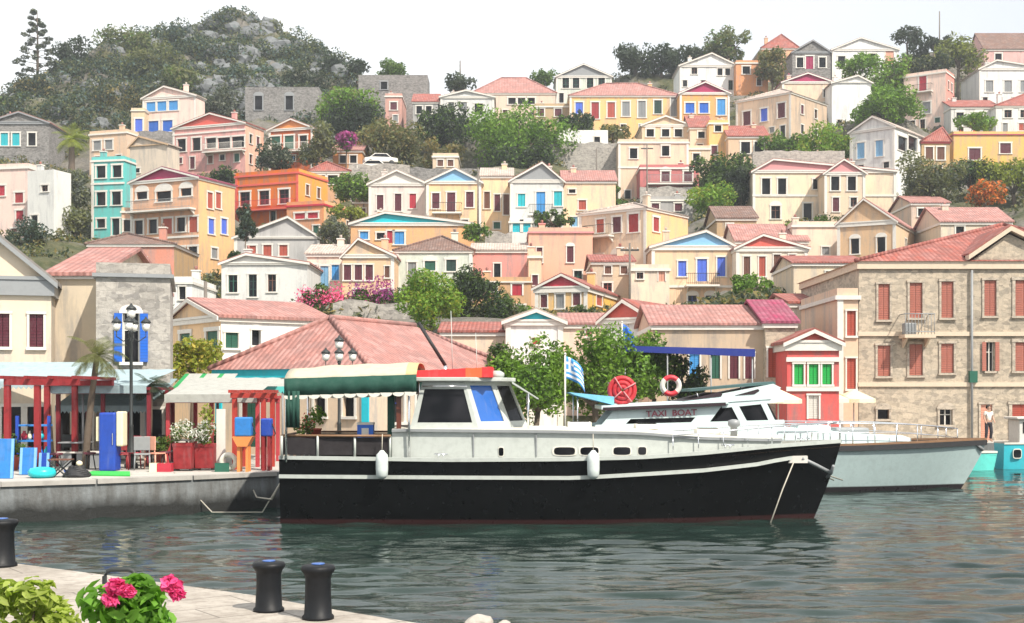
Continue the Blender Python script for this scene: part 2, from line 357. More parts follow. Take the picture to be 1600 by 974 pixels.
def finish_house(h, tz):
    t = h.t; Lw, dp, he = h.Lw, h.depth, h.he
    lo = min([tz(x, y) for x, y in h.fp])-h.zb-.5; lo = min(lo, -.3)
    top = he
    mb = MB(); 
    wall_panel(mb, (0,0,0), (1,0,0), (0,-1,0), Lw, lo, top, h.hs, h.wall)
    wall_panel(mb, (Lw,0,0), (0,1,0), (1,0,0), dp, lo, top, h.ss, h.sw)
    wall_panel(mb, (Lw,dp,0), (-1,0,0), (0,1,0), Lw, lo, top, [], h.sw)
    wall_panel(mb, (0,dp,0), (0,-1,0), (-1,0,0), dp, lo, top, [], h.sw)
    mb.face([(0,0,top-.01), (Lw,0,top-.01), (Lw,dp,top-.01), (0,dp,top-.01)], h.wall)
    mb.build('wall', t)
    for O, U, Nn, r, st, col in h.wins: window(t, O, U, Nn, r, st, col, h.sur, h.big)
    tr = C(h.trim); ov = .22; e = .004
    # cornice / pilasters
    mb = MB(); ct = .2 if h.corn is None else h.corn
    if ct > 0:
        mb.box(-ov*.5, Lw+ov*.5, -ov*.6, -e, top-ct, top-e, tr); mb.box(Lw+e, Lw+ov*.5, 0, dp, top-ct, top-e, tr); mb.box(-ov*.5, -e, 0, dp, top-ct, top-e, tr)
        mb.build('cornice', t)
    if h.pil:
        for a, b in ((.0, .28), (Lw-.28, Lw)):
            if any(r[0] < b+.05 and r[1] > a-.05 for r in h.hs): continue
            m2 = MB(); m2.box(a, b, -.06, -e, lo, top-ct-e, tr); m2.build('pilaster', t)
    for z in h.bands:
        m2 = MB(); m2.box(-.05, Lw+.05, -.09, -e*1.5, z-.1, z+.1, tr); m2.build('string_course', t)
    # roof
    ah = max(.15, h.ah); ax = min(max(h.ax, .2), Lw-.2); tX = tile('tile_'+h.tc, lin(TC[h.tc]), 'X'); tY = tile('tile_'+h.tc, lin(TC[h.tc]), 'Y')
    mb = MB(); z0 = top
    if h.roof == 'gable':
        th = .14
        for (xa, xb, za, zb) in ((-ov, ax, z0-ov*ah/max(ax, .5), z0+ah), (Lw+ov, ax, z0-ov*ah/max(Lw-ax, .5), z0+ah)):
            a = Vector((xa, -ov, za+th*.2)); b = Vector((xb, -ov, zb+th*.2))
            mb.prism([a, b, b+Vector((0,0,th)), a+Vector((0,0,th))], (0, dp+2*ov, 0), tY)
        r = mb.build('roof', t)
        m2 = MB(); m2.prism([(0,-.01,z0), (Lw,-.01,z0), (ax,-.01,z0+ah-.02)], (0,.2,0), C(h.tymp) if h.tymp else h.wall)
        m2.build('pediment', t); m2 = MB(); m2.prism([(0,dp-.2,z0), (Lw,dp-.2,z0), (ax,dp-.2,z0+ah-.02)], (0,.19,0), h.wall); m2.build('rear_gable', t)
        m2 = MB(); rk = .13
        for xa, xb in ((-ov, ax), (Lw+ov, ax)):
            za = z0-ov*ah/max(abs(ax-(0 if xa < 0 else Lw)), .5)
            a = Vector((xa, -ov-.07, za-.02)); b = Vector((xb, -ov-.07, z0+ah-.02))
            m2.prism([a-Vector((0,0,rk*.55)), b-Vector((0,0,rk*.55)), b+Vector((0,0,.1)), a+Vector((0,0,.1))], (0, .064, 0), tr)
        m2.prism([(0,-ov*.8,z0+e), (Lw,-ov*.8,z0+e), (Lw,-ov*.8,z0+.12), (0,-ov*.8,z0+.12)], (0, ov*.7, 0), tr)
        m2.build('raking_cornice', t)
    elif h.roof == 'hip':
        q = min(dp, Lw)*.45; ry = dp/2
        xa = ax-.05 if Lw < dp*1.3 else min(ax, Lw*.35); xb = ax+.05 if Lw < dp*1.3 else Lw-min(ax, Lw*.35)
        A, B_, C_, D_ = Vector((-ov,-ov,z0)), Vector((Lw+ov,-ov,z0)), Vector((Lw+ov,dp+ov,z0)), Vector((-ov,dp+ov,z0))
        R1, R2 = Vector((xa, ry, z0+ah)), Vector((xb, ry, z0+ah))
        if dp > Lw*1.25:
            R1, R2 = Vector((ax, Lw*.38, z0+ah)), Vector((ax, dp-Lw*.3, z0+ah))
            mb.face([A, B_, R1], tX); mb.face([B_, C_, R2, R1], tY); mb.face([C_, D_, R2], tX); mb.face([D_, A, R1, R2], tY)
        else:
            mb.face([A, B_, R2, R1], tX); mb.face([B_, C_, R2], tY); mb.face([C_, D_, R1, R2], tX); mb.face([D_, A, R1], tY)
        mb.face([D_, C_, B_, A], tr)
        mb.build('roof', t)
        m2 = MB(); pal = C('cream')
        for a, b in ((A, R1), (B_, R1 if dp > Lw*1.25 else R2), (R1, R2)): m2.tube([a+Vector((0,0,.03)), b+Vector((0,0,.03))], .11, tX, 6)
        m2.build('ridge_tiles', t)
    elif h.roof == 'side':
        th = .12
        mb.prism([(-ov,-ov,z0), (-ov,dp/2,z0+ah), (-ov,dp/2,z0+ah+th), (-ov,-ov,z0+th)], (Lw+2*ov,0,0), tX)
        mb.prism([(-ov,dp+ov,z0), (-ov,dp/2,z0+ah), (-ov,dp/2,z0+ah+th), (-ov,dp+ov,z0+th)], (Lw+2*ov,0,0), tX)
        mb.build('roof', t)
        m2 = MB(); m2.prism([(.01,0,z0), (.01,dp,z0), (.01,dp/2,z0+ah)], (.2,0,0), h.sw); m2.build('gable_wall', t); m2 = MB(); m2.prism([(Lw-.01,0,z0), (Lw-.01,dp,z0), (Lw-.01,dp/2,z0+ah)], (-.2,0,0), h.sw); m2.build('gable_wall', t)
    else:
        pr = .35
        mb.box(0, Lw, 0, .2, z0+e, z0+pr, h.wall); mb.box(0, .2, .2, dp, z0+e, z0+pr, h.sw); mb.box(Lw-.2, Lw, .2, dp, z0+e, z0+pr, h.sw); mb.box(.2, Lw-.2, dp-.2, dp, z0+e, z0+pr, h.sw)
        mb.build('parapet', t)
    if getattr(h, 'chim', False) and he > 1:
        rb = random.Random(t['label']); cx_ = Lw*rb.choice([.22, .75]); cz = z0+ah*(.5 if h.roof != 'flat' else 0); m2 = MB(); cy_ = dp*.4
        m2.box(cx_-.28, cx_+.28, cy_-.22, cy_+.22, z0, cz+1.0, h.wall); m2.box(cx_-.34, cx_+.34, cy_-.28, cy_+.28, cz+1.002, cz+1.1, tr); m2.lathe((cx_, cy_, cz+1.102), [(.1,0),(.13,.2),(.1,.3)], tX, 8); m2.build('chimney', t)
    for a, b, z in h.bal:
        bo = MB(); bo.box(a, b, -.95, -.0-e, z-.16, z, tr)
        for u in (a+.15, b-.25): bo.prism([(u,-e,z-.162), (u,-.7,z-.162), (u,-e,z-.6)], (.1,0,0), tr)
        q = bo.build('balcony', t)
        rl = MB(); rm = C('black') if h.rail is None else C(h.rail)
        for p0, p1 in (((a+.04,-.9,z+.95), (b-.04,-.9,z+.95)), ((a+.04,-.9,z+.12), (b-.04,-.9,z+.12)), ((a+.04,-.9,z+.95), (a+.04,-.02,z+.95)), ((b-.04,-.9,z+.95), (b-.04,-.02,z+.95))): rl.tube([p0, p1], .025, rm, 5)
        nb = int((b-a)/.16)
        for i in range(nb+1):
            u = a+.05+(b-a-.1)*i/max(nb, 1); rl.tube([(u,-.9,z), (u,-.9,z+.95)], .014, rm, 4)
        rl.build('railing', q)

# ------------------------------------------------------------------ vegetation
def leaves(centers, radii, n, size, squash=1.0, shape='ellipsoid', up=.2):
    """n leaf quads spread through clumps; returns verts (4n,3)"""
    centers = np.array(centers); radii = np.array(radii); k = len(centers)
    w = radii**2.2; idx = np.random.choice(k, n, p=w/w.sum())
    d = np.random.normal(size=(n, 3)); d /= np.linalg.norm(d, axis=1)[:, None]
    rr = np.random.uniform(.35, 1.0, n)**.55
    pos = centers[idx]+d*(radii[idx]*rr)[:, None]*np.array([1, 1, squash])
    nrm = d*.7+np.random.normal(size=(n, 3))*.7+np.array([0, 0, up]); nrm /= np.linalg.norm(nrm, axis=1)[:, None]
    a = np.cross(nrm, np.random.normal(size=(n, 3))); a /= np.linalg.norm(a, axis=1)[:, None]; b = np.cross(nrm, a)
    s = size*np.random.uniform(.5, 1.25, n)[:, None]
    v = np.stack([pos-a*s, pos-b*s*.45, pos+a*s, pos+b*s*.45], 1); return v.reshape(-1, 3)
def quads_object(name, v, mats, parent=None, pick=None):
    n = len(v)//4; me = bpy.data.meshes.new(name); me.vertices.add(len(v)); me.vertices.foreach_set('co', v.astype(np.float32).ravel())
    me.loops.add(4*n); me.loops.foreach_set('vertex_index', np.arange(4*n, dtype=np.int32)); me.polygons.add(n)
    me.polygons.foreach_set('loop_start', np.arange(0, 4*n, 4, dtype=np.int32)); me.polygons.foreach_set('loop_total', np.full(n, 4, dtype=np.int32))
    for m in mats: me.materials.append(m)
    if pick is not None: me.polygons.foreach_set('material_index', pick.astype(np.int32))
    me.update(calc_edges=True); me.validate()
    o = bpy.data.objects.new(name, me); COL.objects.link(o)
    if parent: o.parent = parent
    return o
LC = dict(olive=(.09,.105,.045), dark=(.022,.036,.02), mid=(.055,.10,.022), bright=(.10,.19,.024), pine=(.03,.045,.026), dry=(.14,.12,.05), lime=(.16,.2,.03), grey=(.085,.095,.08), blueg=(.035,.06,.055), orange=(.4,.13,.03), yellow=(.25,.23,.05))
def LM(k): return leafmat('leaf_'+k, LC[k])
BARK = lambda: paint('bark', (.12,.09,.065), .95, .5, 0, 8)
TREES = []
def T(name, label, x0, x1, y0, y1, D, kind='mid', n=2600, cat='tree', group=None, trunk=True, squash=None, seed=None, leaf=None, clumps=None, second=None):
    TREES.append((name, label, x0, x1, y0, y1, D, kind, n, cat, group, trunk, leaf, clumps, second))
def grow(args, tz):
    name, label, x0, x1, y0, y1, D, kind, n, cat, group, trunk, leaf, clumps, second = args
    cx = PX((x0+x1)/2, D); rx = (x1-x0)/2*D/FP*(1.42 if group == 'trees among the hillside houses' else 1.2); zt = PZ(y0, D); zl = PZ(y1, D); rz = (zt-zl)/2*1.14; zc = (zt+zl)/2
    g = min(tz(cx, D), zl+.1); t = thing(name, label, cat, (cx, D, g), 0, group)
    k = clumps or max(14, int(16+rx*3)); cs = []; rs = []
    for i in range(k):
        th = random.uniform(0, 2*math.pi); ph = math.acos(random.uniform(-.9, 1)); q = random.uniform(.3, .8)
        r = random.uniform(.24, .46)
        cs.append((rx*q*math.sin(ph)*math.cos(th), rx*.85*q*math.sin(ph)*math.sin(th), zc-g+rz*q*math.cos(ph)*1.05)); rs.append(r*min(rx, rz*1.15))
    ls = leaf or max(.05, D*.0016)
    area = 4*math.pi*((rx*rz)+.1); ls = max(ls, .12) if D > 48 else ls; n = int(min(11000, max(700, area*1.7/(ls*ls))))
    v = leaves(cs, rs, n, ls)
    mats = [LM(kind)]+([LM(second)] if second else [])
    quads_object('crown', v, mats, t, (np.random.rand(n) < .3).astype(int) if second else None)
    if trunk:
        mb = MB(); tr = max(.06, rx*.055); fork = Vector((random.uniform(-.1, .1)*rx, 0, max(.3, (zl-g)+rz*.25)))
        mb.tube([(0,0,-.4), (fork.x*.4, 0, fork.z*.5), fork], [tr*1.4, tr*1.05, tr*.85], BARK(), 7); mb.build('trunk', t)
        mb = MB()
        for c in cs[:7]:
            c = Vector(c); mb.tube([fork-Vector((0,0,.1)), fork.lerp(c, .5)+Vector((0,0,.1*rz)), c], [tr*.6, tr*.35, tr*.12], BARK(), 5)
        mb.build('limbs', t)
def palm(name, label, px, py, D, R, nf=26, kind='yellow', gz=None, trunk=True, group=None, tilt=0):
    TREES.append(('PALM', name, label, px, py, D, R, nf, kind, trunk, gz, tilt))
def grow_palm(a, tz):
    _, name, label, px, py, D, R, nf, kind, trunk, gz, tilt = a
    X = PX(px, D); zc = PZ(py, D); g = tz(X, D) if gz is None else gz
    t = thing(name, label, 'palm tree', (X-tilt, D, g)); H_ = zc-g
    if trunk:
        mb = MB(); pts = []; rs = []
        for i in range(9): u = i/8; pts.append((tilt*u**1.5, 0, -.2+(H_+.2)*u)); rs.append(R*(.13 if gz is None else .085)*(1.25-.4*u)*(1+.08*(i % 2)))
        mb.tube(pts, rs, BARK(), 9); mb.build('trunk', t)
    V = []
    for i in range(nf):
        th = 2*math.pi*i/nf*2.4; el = random.uniform(-.35, 1.25); L = R*random.uniform(.8, 1.08); p = Vector((tilt, 0, H_)); d = Vector((math.cos(th)*math.cos(el), math.sin(th)*math.cos(el), math.sin(el)))
        m = 14
        for j in range(m):
            q = p+d*L/m; d = (d+Vector((0,0,-.11))).normalized(); sd = d.cross(Vector((0,0,1))).normalized()
            wl = R*.24*math.sin(math.pi*min(1, (j+1.5)/(m+1)))+.02
            for s_ in (-1, 1):
                for f in (.0, .5):
                    b = p.lerp(q, f); tip = b+sd*s_*wl+d*wl*.8+Vector((0,0,-wl*.35)); V += [b, b+d*L/m*.3, tip, tip-d*.01]
            p = q
    v = np.array([tuple(x) for x in V]); quads_object('fronds', v, [LM(kind)], t)
# ================================================================== HOUSES ON THE HILLSIDE
G = 'houses stacked up the hillside'
def HH(name, label, *a, **k):
    k.setdefault('group', G); return H(name, label, *a, **k)
# ---- top row, left
HH('house', 'pale cream house with bright blue shutters and low gable under the rocky hill', 223, 306, 152, 215, 'shell', [(158,173,[236,253,271],11,'s','lblue'),(188,206,[240,262],12,'s','blue')], D=172, apex=(257,136), tc='pale', x2=318, yaw=-14)
HH('house', 'small lilac-shuttered annex left of the pale blue-shuttered house', 205, 226, 173, 214, 'cream', [(186,206,[217],9,'s','lilac')], D=170, roof='flat', pil=False, corn=.1)
HH('house', 'pink house with rose red pediment, white bands and a wide shaded balcony', 270, 383, 197, 268, 'pink', [(214,234,[284,307],10,'g','black'),(216,232,[330],12,'g','black'),(217,234,[350,372],15,'g','black')], D=160, apex=(329,178), tymp='coral', bal=[(322,384,239)], x2=412, yaw=-20, swall='peach', bands=(207,), rail='white', tc='redtile')
HH('house', 'orange house with small gable, green doors and white porch', 420, 489, 202, 256, 'orange', [(212,234,[431,452],11,'d','green'),(213,232,[474],9,'g','black')], D=160, apex=(455,187), tymp='orange', bal=[(424,484,237)], tc='pinktile', x2=500, yaw=-16, rail='white', swall='peach')
HH('house', 'dark grey stone house with turquoise shutters at the left edge', -20, 76, 192, 245, 'darkstone', [(208,228,[7,25],9,'s','turq'),(208,228,[-10,50],9,'g','black')], D=160, apex=(30,176), tc='pinktile', trim='grey', pil=False, tymp=None)
HH('house', 'flat-roofed cream house with two shuttered windows above the turquoise house', 140, 198, 208, 262, 'cream', [(219,234,[152,170],9,'s','grey')], D=158, roof='flat', pil=False, x2=206, yaw=-18)
HH('house', 'plain beige gable-ended house without windows above the ochre mansion', 203, 262, 228, 285, 'beige', [(262,269,[214],7,'g','black')], D=152, apex=(218,214), tc='pale', corn=0, pil=False, x2=275, yaw=-18, trim='tan')
# ---- ruins, middle top
HH('ruined_wall', 'tall grey ruined masonry walls below the wooded rock', 383, 498, 140, 196, 'darkstone', [(150,172,[404,452],9,'gA','black')], D=186, roof='flat', corn=0, pil=False, cat='ruin', depth=5, group=None, sur='grey', trim='grey')
HH('ruined_wall', 'broken stone fort wall right of the wooded rock', 560, 668, 121, 190, 'darkstone', [(128,140,[600],8,'g','black')], D=192, roof='flat', corn=0, pil=False, cat='ruin', depth=5, group=None, sur='grey', trim='grey')
HH('house', 'narrow pink house in front of the broken fort wall', 602, 628, 150, 200, 'pink', [(160,172,[615],8,'s','maroon')], D=184, roof='flat', pil=False)
HH('house', 'small house with orange-red tiled roof left of the long white house', 645, 684, 160, 198, 'grey', [(166,178,[655,670],7,'g','black')], D=180, roof='side', apex=(665,148), tc='redtile', pil=False)
HH('house', 'long low white house with plain wall above the tree tops', 688, 772, 152, 196, 'white', [(162,180,[748],10,'g','black'),(160,172,[705,725],7,'s','grey')], D=180, apex=(728,142), tc='pale', depth=9)
HH('house', 'cream house under a long pink tiled hip roof on the skyline', 738, 868, 146, 192, 'cream', [(153,163,[800,815,830],9,'g','black'),(152,164,[765],8,'s','brown')], D=187, roof='hip', apex=(785,122), tc='pinktile', pil=False)
HH('house', 'brown terrace house right of the long pink hip roof', 835, 890, 166, 198, 'tan', [(170,182,[845,872],8,'s','maroon')], D=178, roof='flat', pil=False)
HH('house', 'grey-green neoclassical house with gable alone on the skyline', 869, 956, 120, 160, 'mint', [(121,138,[884,900,922,940],8,'g','green')], D=196, apex=(912,101), tc='grey', tymp='grey')
HH('house', 'long cream mansion with seven tall narrow windows below the skyline', 890, 1062, 150, 205, 'lemon', [(160,178,[905],9,'s','lilac'),(160,186,[930],9,'s','red'),(160,184,[955],9,'s','rust'),(159,182,[978],9,'s','grey'),(158,184,[1003],9,'s','grey'),(157,178,[1028],9,'s','dgreen'),(152,182,[1054],9,'s','grey')], D=176, roof='hip', apex=(1010,131), tc='pinktile')
HH('house', 'yellow house with bright blue shutters and dark red roof', 1062, 1140, 146, 205, 'yellow', [(161,177,[1078,1100],11,'s','blue'),(155,180,[1127],10,'s','lblue')], D=173, apex=(1102,129), tymp='magenta', tc='magenta')
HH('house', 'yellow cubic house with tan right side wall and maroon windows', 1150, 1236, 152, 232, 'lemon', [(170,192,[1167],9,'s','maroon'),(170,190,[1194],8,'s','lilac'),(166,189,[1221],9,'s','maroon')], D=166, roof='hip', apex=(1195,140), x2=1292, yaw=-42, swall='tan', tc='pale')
HH('house', 'white gabled house with peach wing beneath the round treetop', 1062, 1152, 103, 152, 'white', [(107,118,[1125,1137],6,'g','black'),(106,116,[1085],7,'g','grey')], D=196, apex=(1112,84), tc='pale')
HH('house', 'small peach house with one dark window on the skyline', 1150, 1200, 98, 140, 'peach', [(104,116,[1166],9,'g','black')], D=194, roof='flat', pil=False)
HH('house', 'orange-roofed peach house at the crest left of the grey gable', 1190, 1248, 76, 118, 'peach', [(88,100,[1205],7,'g','black')], D=206, roof='hip', apex=(1218,58), tc='redtile', pil=False)
HH('house', 'dark grey gabled house with a magenta door on the crest', 1238, 1298, 82, 124, 'darkstone', [(90,106,[1250,1285],8,'g','black'),(88,108,[1265],9,'d','magenta')], D=200, apex=(1270,64), tc='brown', trim='grey', pil=False)
HH('house', 'long white house with dark windows on the crest beside the grey gable', 1300, 1404, 78, 122, 'white', [(88,106,[1315],9,'g','black'),(84,102,[1362],9,'g','black'),(80,100,[1390],10,'d','peach')], D=200, apex=(1345,60), tc='pale')
HH('house', 'yellow house with flat magenta gable below the grey crest house', 1222, 1302, 129, 165, 'lemon', [(140,152,[1292],8,'g','black')], D=182, apex=(1262,115), tymp='magenta', tc='magenta')
HH('house', 'windowless pale grey gabled wall beside the magenta gable', 1300, 1362, 130, 190, 'white', [], D=178, apex=(1340,119), tc='pale', pil=False, corn=0)
HH('house', 'tall pale pink house with one red balcony door near the top right', 1412, 1478, 116, 196, 'shell', [(119,142,[1442],9,'d','crimson'),(160,178,[1448],9,'s','grey')], D=180, roof='flat', bal=[(1428,1458,144)], x2=1491, yaw=-34, swall='pink', pil=False)
HH('house', 'white house with gable and grey windows at the upper right edge', 1530, 1640, 108, 158, 'white', [(126,144,[1546,1575,1600],9,'s','grey')], D=184, apex=(1557,95), tc='pale')
HH('house', 'brick-red roofed house on the crest at the right edge', 1538, 1640, 78, 110, 'pink', [(84,96,[1560],8,'g','black')], D=204, roof='side', apex=(1590,53), tc='brown', pil=False)
HH('house', 'low white house with arch and orange-red parapet roof', 1486, 1560, 168, 206, 'white', [(140,156,[],8,'g','black'),(176,190,[1500,1530],9,'gA','black')], D=174, roof='side', apex=(1520,158), tc='redtile', pil=False)
HH('house', 'long low white house with pink tile edge above the yellow house at right', 1556, 1640, 166, 215, 'white', [(172,184,[1575,1600],9,'g','grey')], D=172, roof='hip', apex=(1600,148), tc='redtile', pil=False)
HH('house', 'yellow house with two dark red windows beneath a magenta eave', 1490, 1640, 210, 262, 'yellow', [(232,250,[1523],14,'s','maroon'),(224,240,[1571],13,'s','maroon')], D=160, roof='flat', trim='magenta', corn=.12, pil=False)
HH('house', 'big white gabled house with shaded veranda over a cream lower floor', 1328, 1398, 203, 300, 'white', [(221,246,[1345,1374],9,'s','sky'),(276,304,[1361],9,'g','black')], D=152, apex=(1364,183), x2=1446, yaw=-40, side=[(214,236,[1410,1426],14,'g','black')], tc='pale', bands=(268,))
HH('house', 'small house with red parasol roof beside the white veranda house', 1440, 1484, 222, 262, 'tan', [(230,250,[1452,1470],9,'s','brown')], D=154, roof='hip', apex=(1462,206), tc='redtile', pil=False, trim='red')
# ---- centre upper
HH('house', 'cream house with three arched attic windows and flat roof terrace', 1003, 1078, 196, 224, 'cream', [(202,214,[1016,1040,1060],9,'gA','black')], D=164, apex=(1040,182), tc='pale', pil=False)
HH('house', 'peach and rose two-tone house with a dark railing and small windows', 966, 1076, 222, 300, 'lemon', [(232,248,[990],9,'g','black'),(228,244,[1040],9,'g','black'),(272,288,[1040],9,'s','maroon')], D=154, roof='flat', bands=(262,))
HH('house', 'rose red lower wing with white balcony beside the large green tree', 1000, 1092, 262, 306, 'rose', [(268,284,[1040,1075],10,'sA','maroon')], D=150, roof='flat', bal=[(1010,1088,288)], rail='grey', pil=False)
HH('house', 'narrow orange-yellow house beside the blue-shuttered house', 1108, 1138, 192, 258, 'gold', [(196,206,[1122],8,'g','black'),(228,242,[1116],7,'s','maroon')], D=160, roof='flat', pil=False)
HH('house', 'small yellow house with orange tiles and two black doorways', 1138, 1200, 214, 258, 'yellow', [(222,240,[1165,1186],11,'g','black')], D=158, roof='side', apex=(1165,198), tc='redtile', pil=False)
HH('house', 'little terracotta-roofed house between the cream mansion and blue shutters', 1078, 1112, 200, 232, 'cream', [(206,216,[1096],8,'g','black')], D=162, roof='side', apex=(1095,182), tc='redtile', pil=False)
HH('house', 'white ruined house with two dark openings above the grey stone slope', 872, 950, 208, 262, 'white', [(214,224,[933],7,'g','black'),(222,230,[864+20],7,'g','black')], D=160, roof='flat', corn=0, pil=False)
HH('house', 'cream twin-gabled house with row of dark windows and arched attic', 1176, 1400, 268, 352, 'cream', [(279,304,[1197,1222],10,'g','black'),(280,296,[1276],9,'g','black'),(276,298,[1305,1331],10,'gA','black'),(322,342,[1212],11,'gA','grey'),(318,344,[1262],10,'g','black')], D=140, apex=(1208,250), tymp='pink', tc='pinktile', bands=(306,), depth=9)
HH('house', 'small gabled front with a curved pink pediment beside the twin gables', 1288, 1352, 271, 330, 'cream', [(276,298,[1305,1331],10,'gA','black')], D=137, apex=(1318,250), tymp='pink', tc='pinktile')
# ---- left middle
HH('house', 'pinkish white house with two red windows at the left edge', -30, 44, 262, 372, 'shell', [(302,318,[30],10,'s','red'),(330,346,[31],9,'s','crimson'),(290,306,[2],9,'s','crimson')], D=128, roof='flat', pil=False, x2=60, yaw=-12)
HH('house', 'blocky white house with tiny windows and a stepped roof on the left', 43, 84, 272, 372, 'white', [(290,300,[70],8,'g','grey'),(336,352,[54],8,'g','black')], D=124, roof='flat', pil=False, corn=0, x2=97, yaw=-20)
HH('house', 'narrow turquoise house with three rows of black windows', 143, 194, 250, 372, 'turq', [(259,278,[158,183],11,'g','black'),(300,321,[158,182],11,'g','black'),(342,356,[158],10,'g','black'),(342,368,[181],9,'g','black')], D=134, roof='flat', bands=(287,), pil=True, x2=204, yaw=-12)
HH('house', 'ochre mansion with magenta gable, long balcony and yellow side wall', 204, 310, 282, 446, 'ochre', [(297,309,[222,291],13,'gA','black'),(299,315,[256],18,'gA','black'),(342,364,[217,239],10,'g','black'),(342,366,[262],11,'d','rust'),(342,364,[283],10,'g','black'),(342,366,[303],11,'d','rust'),(388,402,[281,302],11,'g','black')], D=126, apex=(255,263), tymp='magenta', tc='magenta', bands=(372,), bal=[(206,306,329)], x2=367, yaw=-24, swall='gold', side=[(301,326,[328,341],8,'s','rust'),(342,366,[330,350],9,'s','lilac'),(388,404,[335],9,'s','grey')], rail='grey', depth=8)
HH('house', 'wide ochre ground floor wing left of the ochre mansion', 190, 208, 330, 374, 'ochre', [(344,362,[199],9,'g','black')], D=127, roof='flat', pil=False)
HH('house', 'brownish pink house with three dark windows above the blue-shuttered stone house', 138, 272, 382, 440, 'pink', [(404,418,[179],11,'g','black'),(403,420,[202,222],10,'s','maroon')], D=100, roof='hip', apex=(200,366), tc='brown', pil=False, swall='tan')
HH('house', 'red and orange house with stepped cornices and balconies of flowers', 368, 466, 272, 345, 'orange', [(298,320,[383,413,444],12,'g','maroon')], D=142, roof='flat', trim='rose' if False else 'coral', bands=(288,), bal=[(372,462,328)], x2=512, yaw=-22, swall='ochre', rail='crimson')
HH('house', 'low red-framed shopfront terrace at the end of the red and orange house', 448, 506, 320, 352, 'peach', [(333,342,[470,488],14,'s','crimson')], D=134, roof='flat', trim='crimson', x2=560, yaw=-20, swall='lemon', pil=False)
HH('house', 'terrace house under a flat red roof with white chairs', 484, 546, 268, 300, 'peach', [(274,288,[500,520],12,'g','black')], D=148, roof='hip', apex=(515,258), tc='redtile', pil=False)
HH('house', 'pinkish white gabled house with three dark red doors', 576, 668, 288, 345, 'shell', [(305,328,[594],8,'s','maroon'),(303,330,[622],8,'s','maroon'),(303,326,[645],8,'s','crimson')], D=134, apex=(620,267), tc='pale', tymp='white')
HH('house', 'yellow house with pale blue pediment and iron balcony', 666, 752, 285, 345, 'yellow', [(302,326,[681],9,'s','maroon'),(301,332,[705],10,'d','maroon'),(300,324,[734],9,'s','maroon')], D=131, apex=(711,264), tymp='sky', tc='pale', bal=[(676,722,333)])
HH('house', 'yellow wing with three brown shuttered windows right of the iron balcony', 752, 800, 276, 362, 'lemon', [(300,326,[761],7,'s','brown'),(304,330,[777],7,'s','maroon'),(304,336,[791],7,'s','brown')], D=133, roof='side', apex=(775,264), tc='pale', pil=False)
HH('house', 'white house with grey stone gable and turquoise shutters', 797, 880, 283, 352, 'white', [(303,323,[815],9,'s','turq'),(300,334,[845],11,'d','lblue'),(299,322,[872],10,'s','turq')], D=130, apex=(847,255), tymp='grey', tc='pinktile', bal=[(826,864,336)])
HH('house', 'long cream house with low grey roof right of the turquoise shutters', 880, 962, 284, 352, 'cream', [(313,328,[910],9,'s','rust'),(296,302,[894],8,'g','black')], D=133, roof='side', apex=(920,268), tc='pinktile', pil=False)
HH('house', 'small white annex with a turquoise double door', 796, 832, 346, 385, 'white', [(346,363,[808,822],11,'d','cyan')], D=124, roof='flat', pil=False)
HH('house', 'cream apricot house with pink roof terrace and narrow red windows', 826, 926, 362, 438, 'peach', [(387,410,[843],7,'s','maroon'),(385,410,[891],8,'sA','maroon')], D=112, roof='flat', trim='pink', corn=.15, pil=False)
HH('house', 'cream house with arched red windows and deep yellow side wall', 905, 1010, 330, 445, 'cream', [(341,362,[938],9,'s','rust'),(340,364,[964],10,'s','maroon'),(338,366,[990],12,'sA','red'),(398,414,[965],12,'gA','black'),(396,412,[936],9,'s','maroon')], D=118, roof='hip', apex=(975,318), tc='pale', x2=1075, yaw=-38, swall='yellow', side=[(340,362,[1025],9,'s','red')], bal=[(918,960,368)])
HH('house', 'long orange-yellow house with turquoise pediment and blue shutters', 548, 738, 350, 398, 'yellow', [(362,374,[569],10,'s','lblue'),(364,374,[595],10,'g','black'),(361,380,[610],8,'d','crimson'),(362,382,[624],12,'s','lblue')], D=120, apex=(602,333), tymp='turq', tc='turq' if False else 'pale', pil=False)
HH('house', 'pale grey house with wide gable and three small red windows', 366, 500, 372, 420, 'grey', [(384,396,[393],11,'s','rust'),(383,400,[418,443],10,'s','rust')], D=118, apex=(450,340), tc='pale', tymp=None, corn=.1)
HH('house', 'white stuccoed house with three dark green windows', 346, 480, 412, 492, 'white', [(430,457,[364],11,'g','green'),(429,464,[395],10,'g','dgreen'),(429,456,[425],10,'g','grey')], D=99, apex=(385,398), tc='pinktile', pil=False, corn=.1)
HH('house', 'white house with three sky blue shuttered windows', 480, 540, 398, 470, 'shell', [(414,440,[489],9,'s','turq'),(416,450,[507],10,'d','sky'),(414,438,[524],9,'s','lblue')], D=106, roof='side', apex=(510,384), tc='pale', pil=False)
HH('house', 'yellow gabled house with three crimson shuttered windows', 535, 616, 400, 470, 'lemon', [(414,438,[543,560,577],9,'s','maroon'),(416,434,[605],6,'s','brown')], D=104, apex=(560,374), tc='pinktile')
HH('house', 'grey-green house with pink-brown roof and dark green shutters', 618, 738, 392, 470, 'mint', [(410,455,[644],10,'s','grey'),(408,423,[672],13,'sA','green'),(406,424,[705],12,'s','dgreen')], D=108, roof='hip', apex=(690,370), tc='brown')
HH('house', 'faded pink house with one tall narrow window', 738, 826, 392, 470, 'pink', [(412,434,[777],8,'g','black')], D=110, roof='side', apex=(775,382), tc='pale', pil=False)
